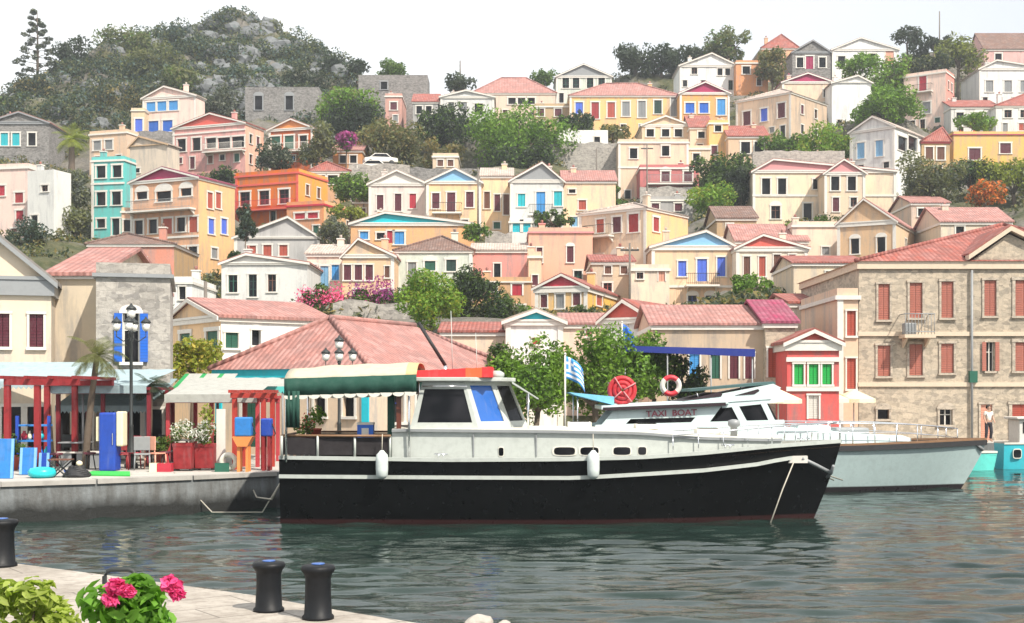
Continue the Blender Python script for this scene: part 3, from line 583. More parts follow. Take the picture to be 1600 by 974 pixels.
HH('house', 'yellow cottage with crimson gable and three shuttered windows', 836, 918, 450, 494, 'yellow', [(460,480,[850],8,'s','maroon'),(460,482,[875],10,'s','grey'),(459,478,[901],9,'s','maroon')], D=96, apex=(878,430), tymp='crimson', tc='redtile', corn=.35, x2=978, yaw=-18, swall='gold', side=[(458,478,[936],9,'s','rust')])
HH('house', 'white house with blue pediment and bright blue shutters on yellow wall', 1018, 1150, 386, 500, 'yellow', [(408,432,[1066],10,'s','lilac'),(405,440,[1097],12,'d','lilac'),(402,432,[1127],10,'s','lilac'),(462,484,[1082,1110,1134],11,'gA','navy')], D=110, apex=(1103,362), tymp='sky', tc='pale', corn=.3, bands=(448,), bal=[(1070,1122,446)])
HH('house', 'cream gabled house with four slim brown shuttered windows', 1150, 1262, 388, 470, 'cream', [(401,430,[1167],8,'s','brown'),(401,432,[1191],8,'s','rust'),(398,428,[1214],8,'s','brown'),(398,424,[1238],8,'s','rust')], D=108, apex=(1192,368), tymp='coral', tc='pinktile', corn=.3)
HH('house', 'large yellow house with shallow pediment and two arched white-framed windows', 1308, 1400, 348, 428, 'yellow', [(329,337,[],6,'g','black'),(372,396,[1336,1377],10,'gA','black')], D=114, apex=(1350,312), tc='pinktile', x2=1490, yaw=-28, swall='lemon', corn=.3)
HH('house', 'low salmon-roofed house behind the big stone building', 1240, 1350, 412, 470, 'cream', [(384+60,450,[],6,'g','black'),(424,436,[1296],9,'s','grey')], D=96, roof='side', apex=(1295,402), tc='redtile', pil=False)
HH('house', 'white terrace house with orange door at the foot of the blue pediment', 986, 1046, 420, 500, 'cream', [(416+10,436,[1000],8,'g','grey'),(424,440,[1034],8,'d','peach')], D=102, roof='flat', pil=False)
HH('house', 'beige wall of a small house between the yellow cottage and terrace', 925, 990, 410, 470, 'beige', [(416,428,[950,975],8,'s','brown')], D=104, roof='side', apex=(950,400), tc='redtile', pil=False)
HH('house', 'white low house with red shades left of the cream brown-shuttered house', 740, 830, 440, 480, 'tan', [(444,462,[808],12,'d','crimson'),(442,456,[770],10,'g','black')], D=100, roof='flat', pil=False, corn=.1)
HH('house', 'low brick-coloured house behind the large green hillside tree', 1120, 1182, 342, 390, 'tan', [(350,360,[1140],8,'g','black')], D=124, roof='side', apex=(1150,324), tc='brown', pil=False)
HH('house', 'cream house with pink roofs stepping down behind the stone building', 1470, 1580, 348, 400, 'cream', [(354,366,[1500],10,'g','black'),(352,364,[1548],8,'g','black')], D=112, roof='side', apex=(1520,326), tc='pinktile', pil=False)
HH('house', 'cream wall house with one tiny window left of the arched yellow house', 1238, 1310, 352, 420, 'cream', [(386,398,[1290],9,'s','grey')], D=118, roof='flat', pil=False)
HH('house', 'low house with long pink roof rising behind the slim brown shutters', 1150, 1262, 378, 430, 'shell', [(384,392,[1255],6,'g','black')], D=117, roof='side', apex=(1205,352), tc='pinktile', pil=False)
HH('house', 'small tan house with dark door tucked between the iron balcony house and the pale gable', 552, 590, 316, 350, 'tan', [(326,342,[566],8,'d','brown')], D=138, roof='flat', pil=False)
HH('house', 'pale terrace house at the foot of the faded pink house', 826, 846, 400, 462, 'cream', [(430,446,[836],7,'s','maroon')], D=104, roof='flat', pil=False)
HH('house', 'beige two-window house behind the tree beside the stone slope', 1076, 1110, 232, 262, 'cream', [(240,252,[1088],8,'g','black')], D=156, roof='flat', pil=False)
HH('house', 'tiny cream house with two dark windows below the grey olive tree at right', 1424, 1482, 318, 345, 'cream', [(326,338,[1440,1464],9,'g','black')], D=127, roof='side', apex=(1450,308), tc='pinktile', pil=False)
HH('house', 'low grey annex with small windows directly under the rose red wing', 1008, 1082, 312, 338, 'grey', [(318,330,[1024,1060],9,'s','maroon')], D=141, roof='flat', pil=False)
HH('house', 'small ochre house with a pink roof left of the parked white cars', 520, 566, 236, 262, 'ochre', [(243,255,[536,552],8,'g','black')], D=156, roof='side', apex=(540,226), tc='pinktile', pil=False)
HH('house', 'little beige house squeezed between the dry trees above the iron balcony', 676, 716, 244, 268, 'beige', [(250,260,[688,704],7,'s','brown')], D=152, roof='flat', pil=False)
# ================================================================== WATERFRONT
GW = 'houses along the waterfront'
def HW(name, label, *a, **k):
    k.setdefault('group', GW); k.setdefault('ground', False); k.setdefault('cat', 'house'); return H(name, label, *a, **k)
HW('house', 'white and yellow house with pink roof and dark green window shutters', 262, 345, 500, 640, 'lemon', [(520,548,[332],18,'s','green'),(520,548,[290],16,'s','green')], D=62, apex=(300,470), tc='pinktile', x2=515, yaw=-52, swall='white', side=[(520,544,[362],20,'s','green'),(516,540,[400],14,'gA','black')], depth=12)
HW('house', 'cream waterfront building under a big pink pyramid roof', 338, 577, 577, 722, 'cream', [(612,650,[500,545],18,'g','black'),(610,700,[392],26,'d','green')], D=47, yaw=-26, x2=792, side=[(615,660,[620,660],20,'g','navy')], roof='hip', apex=(562,503), tc='pinktile', trim='cyan', corn=.3, swall='cream')
HW('house', 'second pink-roofed building right of the pyramid roof, cream walls', 590, 828, 586, 712, 'cream', [(625,655,[740,790],18,'g','black')], D=58.5, roof='hip', apex=(672,524), tc='pinktile', depth=10, pil=False)
HW('house', 'low cream house with long salmon roof behind the pyramid roof', 690, 850, 520, 640, 'cream', [], D=71, roof='side', apex=(770,506), tc='redtile', pil=False)
HW('house', 'white house with turquoise pediment rising over the green tree', 790, 880, 503, 640, 'white', [(528,538,[838],12,'s','crimson')], D=66, apex=(838,486), tymp='cyan', tc='pale')
HW('house', 'long low pink-roofed building right of the turquoise pediment', 880, 962, 508, 640, 'shell', [(516,526,[920],10,'s','pink')], D=70, roof='side', apex=(920,492), tc='pinktile', pil=False)
HW('house', 'white house with red gable and round vent above the green tree', 940, 1020, 500, 640, 'white', [(508,516,[975],9,'gA','rust')], D=68, apex=(975,471), tymp='coral', tc='redtile', x2=1095, yaw=-30, swall='shell')
HW('house', 'long tan waterfront shop with crimson gable and coloured doors', 1020, 1204, 509, 690, 'tan', [(552,592,[1085],16,'d','lblue'),(552,592,[1118],14,'d','green'),(552,592,[1147],14,'d','maroon'),(552,592,[1171],14,'d','maroon')], D=60, roof='side', apex=(1110,480), tc='pinktile', pil=False, swall='peach')
HW('house', 'small stone side building with brown door right of the coloured doors', 1196, 1242, 506, 690, 'warmstone', [(544,590,[1208],16,'d','rust')], D=59.5, roof='side', apex=(1220,472), tc='magenta', pil=False)
HW('house', 'tiny red and white house with green shutters and curved pediment', 1230, 1311, 536, 665, 'redwall', [(569,601,[1248,1271,1292],15,'s','bgreen'),(618,655,[1271],16,'d','white')], bands=(562,608), D=57, apex=(1271,518), tymp='coral', tc='redtile', corn=.35)
HW('house', 'narrow yellow house with rust shutters beside the big stone building', 1308, 1341, 462, 690, 'cream', [(486,525,[1330],14,'s','rust'),(560,608,[1330],14,'s','rust')], D=60, roof='flat')
HW('house', 'cream house behind the tiny red house with orange awning and grey windows', 1236, 1312, 475, 640, 'cream', [(492,512,[1262],14,'d','rust'),(494,516,[1288],14,'g','grey')], D=68, roof='side', apex=(1270,462), tc='redtile', pil=False)
big = HW('stone_building', 'large grey and tan stone building with salmon shutters and tall pediment', 1342, 1800, 409, 691, 'warmstone',
   [(444,500,[1381],18,'s','tiled'),(442,497,[1431],20,'s','tiled'),(440,497,[1480],19,'s','tiled'),(438,494,[1547],19,'s','tiled'),(438,494,[1600],28,'s','tiled'),(540,588,[1381],20,'s','tiled'),(538,587,[1431],21,'s','tiled'),(537,583,[1480],20,'s','tiled'),(535,580,[1547],13,'o','tiled'),(535,580,[1600],28,'s','tiled'),(632,688,[1541],18,'d','peach'),(632,690,[1596],30,'d','rust'),(640,655,[1380],18,'gA','black'),(640,664,[1478],20,'gA','grey')],
   D=60, roof='hip', apex=(1566,352), tc='redtile', corn=.35, bands=(522,601), bal=[(1404,1452,524)], trim='beige', sur=stone('trim_stone', (.42,.36,.29), (.38,.33,.27), (.3,.27,.22), .8, .5), pil=False, rail='grey', big=True, cat='building', depth=12, group=None)
left1 = HW('house', 'cream neoclassical house with half-hidden gable, maroon windows and red balcony', -110, 80, 437, 740, 'cream', [(490,542,[4,57],22,'s','maroon'),(490,542,[-60],22,'s','maroon'),(636,728,[-40,18,58],30,'g','black')], D=41, apex=(-8,368), trim='grey', tc='grey', big=True, depth=8, yaw=15, corn=.5)  # black ground-floor openings are added to deepen the shade under the awning
left2 = HW('house', 'plain beige plastered side house with pink tile edge beside the cream gable', 80, 150, 432, 720, 'beige', [(638,714,[98,132],24,'g','black')], D=43.5, roof='side', apex=(112,392), tc='pinktile', pil=False, corn=.1, depth=9)  # the two black openings at the foot are put in to darken the shade
left3 = HW('stone_house', 'grey rubble stone house with open bright blue shutters', 150, 266, 428, 716, 'stone', [(490,566,[205],26,'oA','blue'),(640,712,[172,206,240],26,'g','black')], D=41.5, yaw=14, roof='flat', pil=False, corn=.12, trim='grey', big=True, depth=6)  # lower row of black openings added as dark shade below the awning
HW('house', 'small white stepped house with a black door behind the stone house', 262, 300, 440, 500, 'white', [(408+40,468,[285],8,'g','black')], D=92, roof='flat', pil=False, ground=True)
# ================================================================== TERRAIN
MAN = [ # photo x, photo y, depth of points on bare ground
 (-100,230,170),(0,225,172),(60,205,178),(120,215,172),(200,218,178),(330,196,182),(430,196,182),(520,212,178),
 (0,178,205),(70,150,210),(120,112,214),(180,88,216),(230,72,220),(265,62,223),(300,50,227),(335,36,230),(375,34,230),(410,44,230),(450,74,225),(490,98,220),(530,120,212),(600,150,205),(680,175,200),
 (100,178,192),(200,150,198),(300,135,202),(380,135,200),(300,92,214),(360,84,215),(200,118,207),(430,118,210),(250,100,210),(500,160,200),
 (540,260,158),(620,262,156),(600,215,168),(700,230,162),(780,262,150),(760,215,168),(860,262,152),(830,225,162),
 (760,180,205),(900,150,210),(1000,118,218),(1080,110,220),(1180,110,218),(1250,108,220),(1400,105,222),(1450,85,222),(1600,92,225),(1750,90,225),
 (1120,330,132),(1130,260,150),(1250,250,155),(1380,180,172),(1280,240,160),(1440,310,136),(1530,310,138),(1600,330,130),(1480,160,178),
 (110,330,140),(100,380,118),(60,400,105),(40,360,125),(120,300,145),(330,300,140),(540,310,142),(520,380,122),
 (700,470,104),(560,480,92),(790,470,98),(1160,450,100),(1000,500,84),(640,500,84),(300,500,80),(1200,480,86),(420,500,84),(900,510,84)]
_bp = [(PX(x, D), D, PZ(y, D)) for x, y, D in MAN]+BASES
_bp += [(x, 285, PZ(300, 285)*.8) for x in range(-110, 120, 30)]
BP = np.array(_bp)
def tzv(x, y):
    if np.ndim(x) == 2: return np.stack([tzv(a, b) for a, b in zip(x, y)])
    x = np.asarray(x, float); y = np.asarray(y, float)
    d2 = (x[..., None]-BP[:, 0])**2+((y[..., None]-BP[:, 1])*1.0)**2+1.5
    w = d2**-1.9; z = (w*BP[:, 2]).sum(-1)/w.sum(-1)
    t = np.clip((y-66)/16, 0, 1); t = t*t*(3-2*t)
    return .6+(z-.6)*t
def tz(x, y):
    return float(tzv(np.array([x]), np.array([y]))[0]) if y > 66 else 1.0
def build_terrain():
    xs = np.concatenate([np.linspace(-240, -90, 16)[:-1], np.linspace(-90, 100, 191), np.linspace(100, 240, 15)[1:]]); ys = np.concatenate([np.linspace(60, 250, 191), np.linspace(250, 400, 16)[1:]])
    Xg, Yg = np.meshgrid(xs, ys); Z = tzv(Xg, Yg)
    from mathutils import noise as mn
    rock = np.clip((-(Xg)-8-np.abs(Yg-205)*.0)/30, 0, 1)*np.clip((Yg-168)/20, 0, 1)
    for j in range(Xg.shape[0]):
        for i in range(Xg.shape[1]):
            x, y = Xg[j, i], Yg[j, i]
            if y > 80: Z[j, i] += mn.fractal(Vector((x*.12, y*.12, 0)), .9, 2.1, 5)*(.35+2.2*rock[j, i]) + (abs(mn.noise(Vector((x*.35, y*.35, 3))))*1.6*rock[j, i])
    nx, ny = len(xs), len(ys); vs = np.stack([Xg, Yg, Z], -1).reshape(-1, 3)
    idx = np.arange(nx*ny).reshape(ny, nx); f = np.stack([idx[:-1, :-1], idx[:-1, 1:], idx[1:, 1:], idx[1:, :-1]], -1).reshape(-1, 4)
    me = bpy.data.meshes.new('hillside'); me.from_pydata(vs.tolist(), [], f.tolist())
    me.polygons.foreach_set('use_smooth', [False]*len(me.polygons))
    m, nt, b = newmat('hill_ground'); g = N(nt, 'ShaderNodeNewGeometry'); pos = g.outputs['Position']
    n1 = noise(nt, pos, .09, 5, .65); n2 = noise(nt, pos, .8, 6, .7); n3 = noise(nt, pos, 3, 4)
    sp = N(nt, 'ShaderNodeSeparateXYZ'); nt.links.new(g.outputs['Normal'], sp.inputs[0])
    k = mixrgb(nt, ramp(nt, n2, .35, .65), (.10,.09,.075), (.19,.175,.15))
    k = mixrgb(nt, ramp(nt, n3, .45, .7, 0, .8), k, (.10,.095,.085))
    gr = mixrgb(nt, ramp(nt, n2, .4, .6), (.045,.055,.02), (.10,.095,.045))
    k = mixrgb(nt, ramp(nt, n1, .46, .56), k, gr)
    nt.links.new(k, b.inputs['Base Color']); b.inputs['Roughness'].default_value = 1
    bump(nt, b, n2, .8, .5); me.materials.append(m)
    o = bpy.data.objects.new('hillside', me); COL.objects.link(o); struct(o, 'rocky hillside with dry grass'); return o
hill = build_terrain()
for h in PENDING: finish_house(h, tz)
# front pediment of the big stone building
def px_local(t, px, D0, X0): return (px-800)*D0/FP-X0
_t = big; X0 = _t.location.x; D0 = 60.0; zb = _t.location.z
ua, ub, uc = px_local(_t, 1520, D0, X0), px_local(_t, 1576, D0, X0), px_local(_t, 1660, D0, X0)
zt, za = PZ(407, D0)-zb+.02, PZ(366, D0)-zb
mb = MB(); mb.prism([(ua,-.05,zt), (uc,-.05,zt), (ub,-.05,za)], (0,.4,0), W('warmstone')); mb.build('pediment', _t)
mb = MB()
for p, q in (((ua-.3, zt), (ub, za+.12)), ((uc+.3, zt), (ub, za+.12))):
    mb.prism([(p[0],-.35,p[1]-.02), (q[0],-.35,q[1]), (q[0],-.35,q[1]+.22), (p[0],-.35,p[1]+.2)], (0,.5,0), C('beige'))
    mb.prism([(p[0],-.3,p[1]+.21), (q[0],-.3,q[1]+.23), (q[0],-.3,q[1]+.31), (p[0],-.3,p[1]+.29)], (0,5.5,0), tile('tile_redtile', lin(TC['redtile']), 'Y'))
mb.build('raking_cornice', _t)
mb = MB(); mb.tube([(px_local(_t,1517,D0,X0),-.13,.2), (px_local(_t,1517,D0,X0),-.13,zt-.5)], .06, C('grey'), 6); mb.build('downpipe', _t)
mb = MB(); mb.box(px_local(_t,1513,D0,X0), px_local(_t,1525,D0,X0), -.22, -.004, PZ(598,D0)-zb, PZ(580,D0)-zb, C('green')); mb.build('mailbox' if False else 'wall_box', _t)
mb = MB(); u = px_local(_t,1406,D0,X0); mb.box(u, u+.55, -.75, -.3, PZ(524,D0)-zb+.01, PZ(506,D0)-zb, C('grey')); bevel(mb.build('air_conditioner', _t), .03)

# ================================================================== QUAYS AND WATER
coping = paint('coping', (.40,.38,.35), .9, .6, 0, 2)
concrete = paint('concrete', (.46,.44,.40), .9, .5, 0, 1.5)
def quay_face():
    m, nt, b = newmat('quay_face'); g = N(nt, 'ShaderNodeNewGeometry').outputs['Position']
    sp = N(nt, 'ShaderNodeSeparateXYZ'); nt.links.new(g, sp.inputs[0])
    n1 = noise(nt, g, 1.2, 5, .7); n2 = noise(nt, mapping(nt, g, (2, 2, .4)), 1.5, 4)
    ad = N(nt, 'ShaderNodeMath', operation='MULTIPLY_ADD'); nt.links.new(n1, ad.inputs[0]); ad.inputs[1].default_value = .5; nt.links.new(sp.outputs[2], ad.inputs[2])
    k = mixrgb(nt, ramp(nt, n2, .4, .65), (.20,.215,.22), (.11,.11,.105))
    k = mixrgb(nt, ramp(nt, ad.outputs[0], .5, .85, 1, 0), k, (.012,.013,.012))
    nt.links.new(k, b.inputs['Base Color']); b.inputs['Roughness'].default_value = .8; bump(nt, b, n1, .6, .1); return m
QF = quay_face()
def slab(name, poly, z0, z1, top, side, lip=.0):
    n = len(poly); mb = MB(); mb.face([(x,y,z1) for x, y in poly], top)
    for i in range(n):
        a, b = poly[i], poly[(i+1) % n]; mb.face([(*a,z0), (*b,z0), (*b,z1), (*a,z1)], side)
    o = mb.build(name); return o
A0 = P(-60, 757.5, 2.2*FP/142.5)[:2]; A1 = P(432, 738, 2.2*FP/123)[:2]
far = [(-60, 33.5), A0, P(0,754.5,2.2*FP/139.5)[:2], P(150,750,2.2*FP/135)[:2], P(300,744,2.2*FP/129)[:2], A1, (-5.9, 38.2), (-6.2, 47.5), (0, 50), (13.6, 51), (15.4, 56.8), (75, 57.6), (75, 78), (-75, 78)]
q = slab('harbour_quay', far, -1.5, 1.0, concrete, QF); struct(q, 'pale concrete harbour quay')
# coping stones along the quay edge
mb = MB(); pts = [Vector((*p, 0)) for p in far[1:6]]
for a, b in zip(pts[:-1], pts[1:]):
    n = max(1, int((b-a).length/1.3)); d = (b-a)/n; nn = Vector((d.y, -d.x, 0)).normalized()
    for i in range(n): o_ = a+d*i; mb.obox(o_-nn*.4+d*.01+Vector((0,0,.90)), d*.985, nn*.46, Vector((0,0,.12+random.uniform(-.006,.006))), coping)
o = mb.build('quay_coping'); struct(o, 'coping stones of the harbour quay')
near = [(-16, 24.5), (-6.69, 16.75), (-4.7, 15.35), (-2.83, 13.97), (-1.83, 13.05), (-.95, 12.3), (3.5, 8.4), (6, -6), (-24, -6), (-24, 24.5)]
def paving():
    m, nt, b = newmat('near_paving'); g = N(nt, 'ShaderNodeNewGeometry').outputs['Position']
    n1 = noise(nt, g, .8, 6, .7); n2 = noise(nt, g, 7, 5, .7); n3 = noise(nt, g, 40, 3)
    k = mixrgb(nt, ramp(nt, n1, .4, .62), (.30,.265,.225), (.44,.40,.35)); k = mixrgb(nt, ramp(nt, n2, .46, .72, 0, .85), k, (.20,.17,.145)); k = mixrgb(nt, ramp(nt, n3, .5, .7, 0, .3), k, (.3,.28,.26))
    br = N(nt, 'ShaderNodeTexBrick'); mp = N(nt, 'ShaderNodeMapping'); mp.inputs['Rotation'].default_value = (0,0,-.64); nt.links.new(g, mp.inputs[0]); nt.links.new(mp.outputs[0], br.inputs['Vector'])
    br.inputs['Scale'].default_value = 1; br.inputs['Brick Width'].default_value = 1.3; br.inputs['Row Height'].default_value = .62; br.inputs['Mortar Size'].default_value = .012
    k = mixrgb(nt, ramp(nt, br.outputs['Fac'], 0, 1, 0, .75), k, (.12,.105,.09))
    nt.links.new(k, b.inputs['Base Color']); b.inputs['Roughness'].default_value = .9; bump(nt, b, n2, .4, .02); return m
q = slab('near_quay', near, -1.5, 1.0, paving(), QF); struct(q, 'near stone quay edge')
def water():
    m, nt, b = newmat('sea'); g = N(nt, 'ShaderNodeNewGeometry').outputs['Position']
    n1 = noise(nt, mapping(nt, g, (1.1, 2.6, 1)), 1.7, 4, .6); n2 = noise(nt, mapping(nt, g, (.5, 1.3, 1)), 1.0, 2)
    n4 = noise(nt, mapping(nt, g, (.10, .16, 1)), 1, 3)
    k = mixrgb(nt, ramp(nt, n4, .35, .65), (.010,.021,.018), (.017,.034,.027)); nt.links.new(k, b.inputs['Base Color'])
    b.inputs['Roughness'].default_value = .03; b.inputs['IOR'].default_value = 1.33
    ad = N(nt, 'ShaderNodeMath', operation='MULTIPLY_ADD'); nt.links.new(n2, ad.inputs[0]); ad.inputs[1].default_value = 1.5; nt.links.new(n1, ad.inputs[2])
    bump(nt, b, ad.outputs[0], .35, .035); return m
xs = np.concatenate([[-250,-150,-90,-60,-45], np.arange(-34, -20, .4), np.arange(-20, 24, .13), np.arange(24, 36, .4), [45,60,90,150,250]]); ys = np.concatenate([[-30,-10,0,4], np.arange(8, 24, .07), np.arange(24, 40, .12), np.arange(40, 62, .3), [80]])
Xg, Yg = np.meshgrid(xs, ys); Z = np.zeros_like(Xg); rng = np.random.RandomState(3)
for i in range(60):
    lam = .27*(5.0)**rng.uniform(0, 1); th = rng.normal(math.pi/2, .27); ph = rng.uniform(0, 6.28); kx, ky = math.cos(th)*6.283/lam, math.sin(th)*6.283/lam
    wx = .6*np.sin(Xg*.61+i)+.9*np.sin(Yg*.33+i*2)+.6*np.sin(Xg*1.7+i*3+Yg*.4); Z += .0024*lam*np.sin(kx*Xg+ky*Yg+ph+wx)
fade = np.clip((34-np.abs(Xg))/4, 0, 1)*np.clip((62-Yg)/4, 0, 1)*np.clip((Yg-4)/4, 0, 1); Z *= fade*1.9*(1+.35*np.sin(Xg*.16+Yg*.11)*np.sin(Yg*.21-Xg*.07+1))
nx, ny = len(xs), len(ys); idx = np.arange(nx*ny).reshape(ny, nx)
me = bpy.data.meshes.new('harbour_water'); V_ = np.stack([Xg, Yg, Z], -1).reshape(-1, 3).astype(np.float32)
F_ = np.stack([idx[:-1, :-1], idx[:-1, 1:], idx[1:, 1:], idx[1:, :-1]], -1).reshape(-1).astype(np.int32)
me.vertices.add(len(V_)); me.vertices.foreach_set('co', V_.ravel()); me.loops.add(len(F_)); me.loops.foreach_set('vertex_index', F_); nf = len(F_)//4
me.polygons.add(nf); me.polygons.foreach_set('loop_start', np.arange(0, 4*nf, 4, dtype=np.int32)); me.polygons.foreach_set('loop_total', np.full(nf, 4, dtype=np.int32)); me.polygons.foreach_set('use_smooth', [True]*nf)
me.update(calc_edges=True); me.materials.append(water()); o = bpy.data.objects.new('harbour_water', me); COL.objects.link(o); struct(o, 'rippled dark green harbour water')

# ================================================================== BOATS
hullblack = paint('hull_black', (.003,.0035,.004), .3, .2); hullblack.node_tree.nodes['Principled BSDF'].inputs['Specular IOR Level'].default_value = .18; white = paint('boat_white', (.46,.49,.46), .35, .35); offw = paint('boat_offwhite', (.70,.68,.60), .5, .3)
teak = paint('teak', (.22,.12,.06), .6, .5); chrome = paint('chrome', (.75,.76,.78), .15, .1, 1); rubber = paint('rubber', (.02,.02,.022), .6, .3)
ropem = paint('rope', (.45,.42,.35), .95, .4, 0, 20)
def hull(name, yc, hb, xs_, xe_, sheer, keelz, hullmat, root, stem_rake, bow_pow=2.3, stern_w=.8, boot=None, bootz=.0, n=30):
    """sheer: list of (photo x, photo y) of the near rail; returns station table [(X, b, z)]"""
    st = []
    for i in range(n+1):
        u = i/n; X = xs_+(xe_-xs_)*u
        b = hb*(1-max(0, (u-.45)/.55)**bow_pow)*(stern_w+(1-stern_w)*min(1, u/.35)**.7); b = max(b, .02)
        D = yc-b; px = 800+X*FP/D; py = np.interp(px, [a for a, _ in sheer], [c for _, c in sheer]); st.append((X, b, PZ(py, D)))
    levels = [(-.6, .55), (-.12, .84), (.05, .875), (.35, .92), (.7, .97), (1.0, 1.0)]
    mb = MB(); rows = []
    for i, (X, b, z) in enumerate(st):
        u = i/n; r = []
        for s_ in (-1, 1):
            for (zl, f) in levels:
                zz = zl if zl <= .05 else .05+(z-.05)*zl
                if zl == 1.0: zz = z
                t = (zz+.6)/(z+.6); sh = stem_rake*(1-t)**1.2*max(0, (u-.55)/.45)**1.6
                ff = f if u < .5 else f*(1-(1-t)*.75*((u-.5)/.5)**1.5)
                r.append((X-sh, s_*b*ff, zz))
        rows.append(r)
    L = len(levels); vs = [p for r in rows for p in r]; fs = []; wd = 2*L
    for i in range(n):
        for s_ in (0, L):
            for j in range(L-1): fs.append((i*wd+s_+j, (i+1)*wd+s_+j, (i+1)*wd+s_+j+1, i*wd+s_+j+1))
    fs.append(tuple(range(L))+tuple(range(2*L-1, L-1, -1)))
    k = n*wd; fs.append(tuple(k+j for j in range(L))[::-1]+tuple(k+j for j in range(L, 2*L)))
    mb.mesh(vs, fs, hullmat, True); o = mb.build('hull', root); o.data.polygons.foreach_set('use_smooth', [True]*len(o.data.polygons))
    es = o.modifiers.new('e', 'EDGE_SPLIT'); es.split_angle = math.radians(40)
    mb = MB()
    for i in range(n):
        (xa, ba, za), (xb, bb, zb_) = st[i], st[i+1]; mb.face([(xa,-ba*.98,za-.12), (xb,-bb*.98,zb_-.12), (xb,bb*.98,zb_-.12), (xa,ba*.98,za-.12)], teak)
    mb.build('deck', root)
    return st
def rail_strip(root, name, st, off, dz0, dz1, thick, mat, i0=0, i1=None, zf=None, both=True):
    mb = MB(); i1 = len(st)-1 if i1 is None else i1
    for s_ in ((-1, 1) if both else (-1,)):
        for i in range(i0, i1):
            q = []
            for k in (i, i+1):
                X, b, z = st[k]
                za, zb_ = ((z+dz0, z+dz1) if zf is None else (zf(X)+dz0, zf(X)+dz1)); f = 1 if zf is None else 1-.05*(z-zf(X))
                q += [(X, s_*(b*f+off), za), (X, s_*(b*f+off), zb_), (X, s_*(b*f+off-thick), zb_), (X, s_*(b*f+off-thick), za)]
            mb.mesh(q, [(0,4,5,1), (1,5,6,2), (2,6,7,3), (3,7,4,0)], mat)
    return mb.build(name, root)
# ---------------- the black boat
YC = 33.0
b1 = thing('motor_boat', 'long black-hulled wooden motor boat with white cabin, red roof bundle and green awning', 'boat', (0, YC, 0))
sheer1 = [(400,716),(440,716),(700,720),(880,719),(1000,716),(1100,709),(1200,699),(1320,690),(1400,686)]
st1 = hull('hull', YC, 1.85, PX(438, 31.6), PX(1314, YC), sheer1, -.6, hullblack, b1, .95, 2.4, .86)
rail_strip(b1, 'cap_rail', st1, .04, -.03, .06, .14, white)
zst = lambda X: float(np.interp(800+X*FP/31.3, [430,600,900,1100,1200,1240], [PZ(745,31.3),PZ(746,31.2),PZ(747,31.2),PZ(736,31.4),PZ(725,31.9),PZ(716,32.2)]))
rail_strip(b1, 'rubbing_strake', st1, .05, -.045, .045, .1, white, 0, 27, zst)
def loft_wall(root, name, st, inset, x0, x1, ztop, mat, top=True, zbase=None, n=26, topmat=None, cap=True):
    """deckhouse that follows the plan of the hull"""
    X_ = np.linspace(x0, x1, n); sx = [s[0] for s in st]; B = np.interp(X_, sx, [s[1] for s in st])-inset; Zb = np.interp(X_, sx, [s[2] for s in st])-.12
    B = np.maximum(B, .03); mb = MB(); Zt = [ztop(x) for x in X_]
    for i in range(n-1):
        for s_ in (-1, 1): mb.face([(X_[i], s_*B[i], Zb[i]), (X_[i+1], s_*B[i+1], Zb[i+1]), (X_[i+1], s_*B[i+1]*.97, Zt[i+1]), (X_[i], s_*B[i]*.97, Zt[i])], mat)
        mb.face([(X_[i], -B[i]*.97, Zt[i]), (X_[i+1], -B[i+1]*.97, Zt[i+1]), (X_[i+1], 0, Zt[i+1]+.06), (X_[i], 0, Zt[i]+.06)], topmat or mat); mb.face([(X_[i], 0, Zt[i]+.06), (X_[i+1], 0, Zt[i+1]+.06), (X_[i+1], B[i+1]*.97, Zt[i+1]), (X_[i], B[i]*.97, Zt[i])], topmat or mat)
    for i in (0, n-1): mb.face([(X_[i], -B[i], Zb[i]), (X_[i], B[i], Zb[i]), (X_[i], B[i]*.97, Zt[i]), (X_[i], -B[i]*.97, Zt[i])], mat)
    return mb.build(name, root), (X_, B, Zb, Zt)
Dn = YC-1.6
zt1 = lambda X: float(np.interp(800+X*FP/Dn, [600,640,860,1000,1100,1210,1300], [PZ(671,Dn),PZ(670,Dn),PZ(672,Dn),PZ(675,Dn),PZ(683,Dn+.2),PZ(686,Dn+.6),PZ(684,Dn+1)]))
trunk, tw = loft_wall(b1, 'deckhouse', st1, .22, PX(612, Dn), PX(1225, Dn+.8), zt1, white, topmat=offw)
# light edge moulding and portlights
mb = MB()
for i in range(len(tw[0])-1):
    for s_ in (-1, 1): mb.obox((tw[0][i], s_*tw[1][i]-(.04 if s_ > 0 else -.0)-.0, tw[3][i]-.07), (tw[0][i+1]-tw[0][i], s_*(tw[1][i+1]-tw[1][i]), tw[3][i+1]-tw[3][i]), (0,s_*.05,0), (0,0,.06), C('grey'))
mb.build('deckhouse_moulding', b1)
def portlight(root, X, b, z, w, h, oval=True):
    mb = MB(); k = 14; e = [(w/2*math.copysign(abs(math.cos(t))**.5, math.cos(t)), h/2*math.copysign(abs(math.sin(t))**.5, math.sin(t))) for t in np.linspace(0, 2*math.pi, k, endpoint=False)]
    mb.prism([(X+a*1.18, -b-.03, z+c*1.25) for a, c in e], (0,.03,0), offw); o = mb.build('portlight', root)
    m2 = MB(); m2.prism([(X+a, -b-.036, z+c) for a, c in e], (0,.02,0), glass()); m2.build('pane', o)
for px, w in ((882, .52), (921, .45), (972, .42), (1004, .2)):
    X = PX(px, Dn); b = float(np.interp(X, tw[0], tw[1])); portlight(b1, X, b*.985, PZ(705, Dn), w, .19)
portlight(b1, PX(783, Dn), 1.6, PZ(706, Dn), .12, .2)
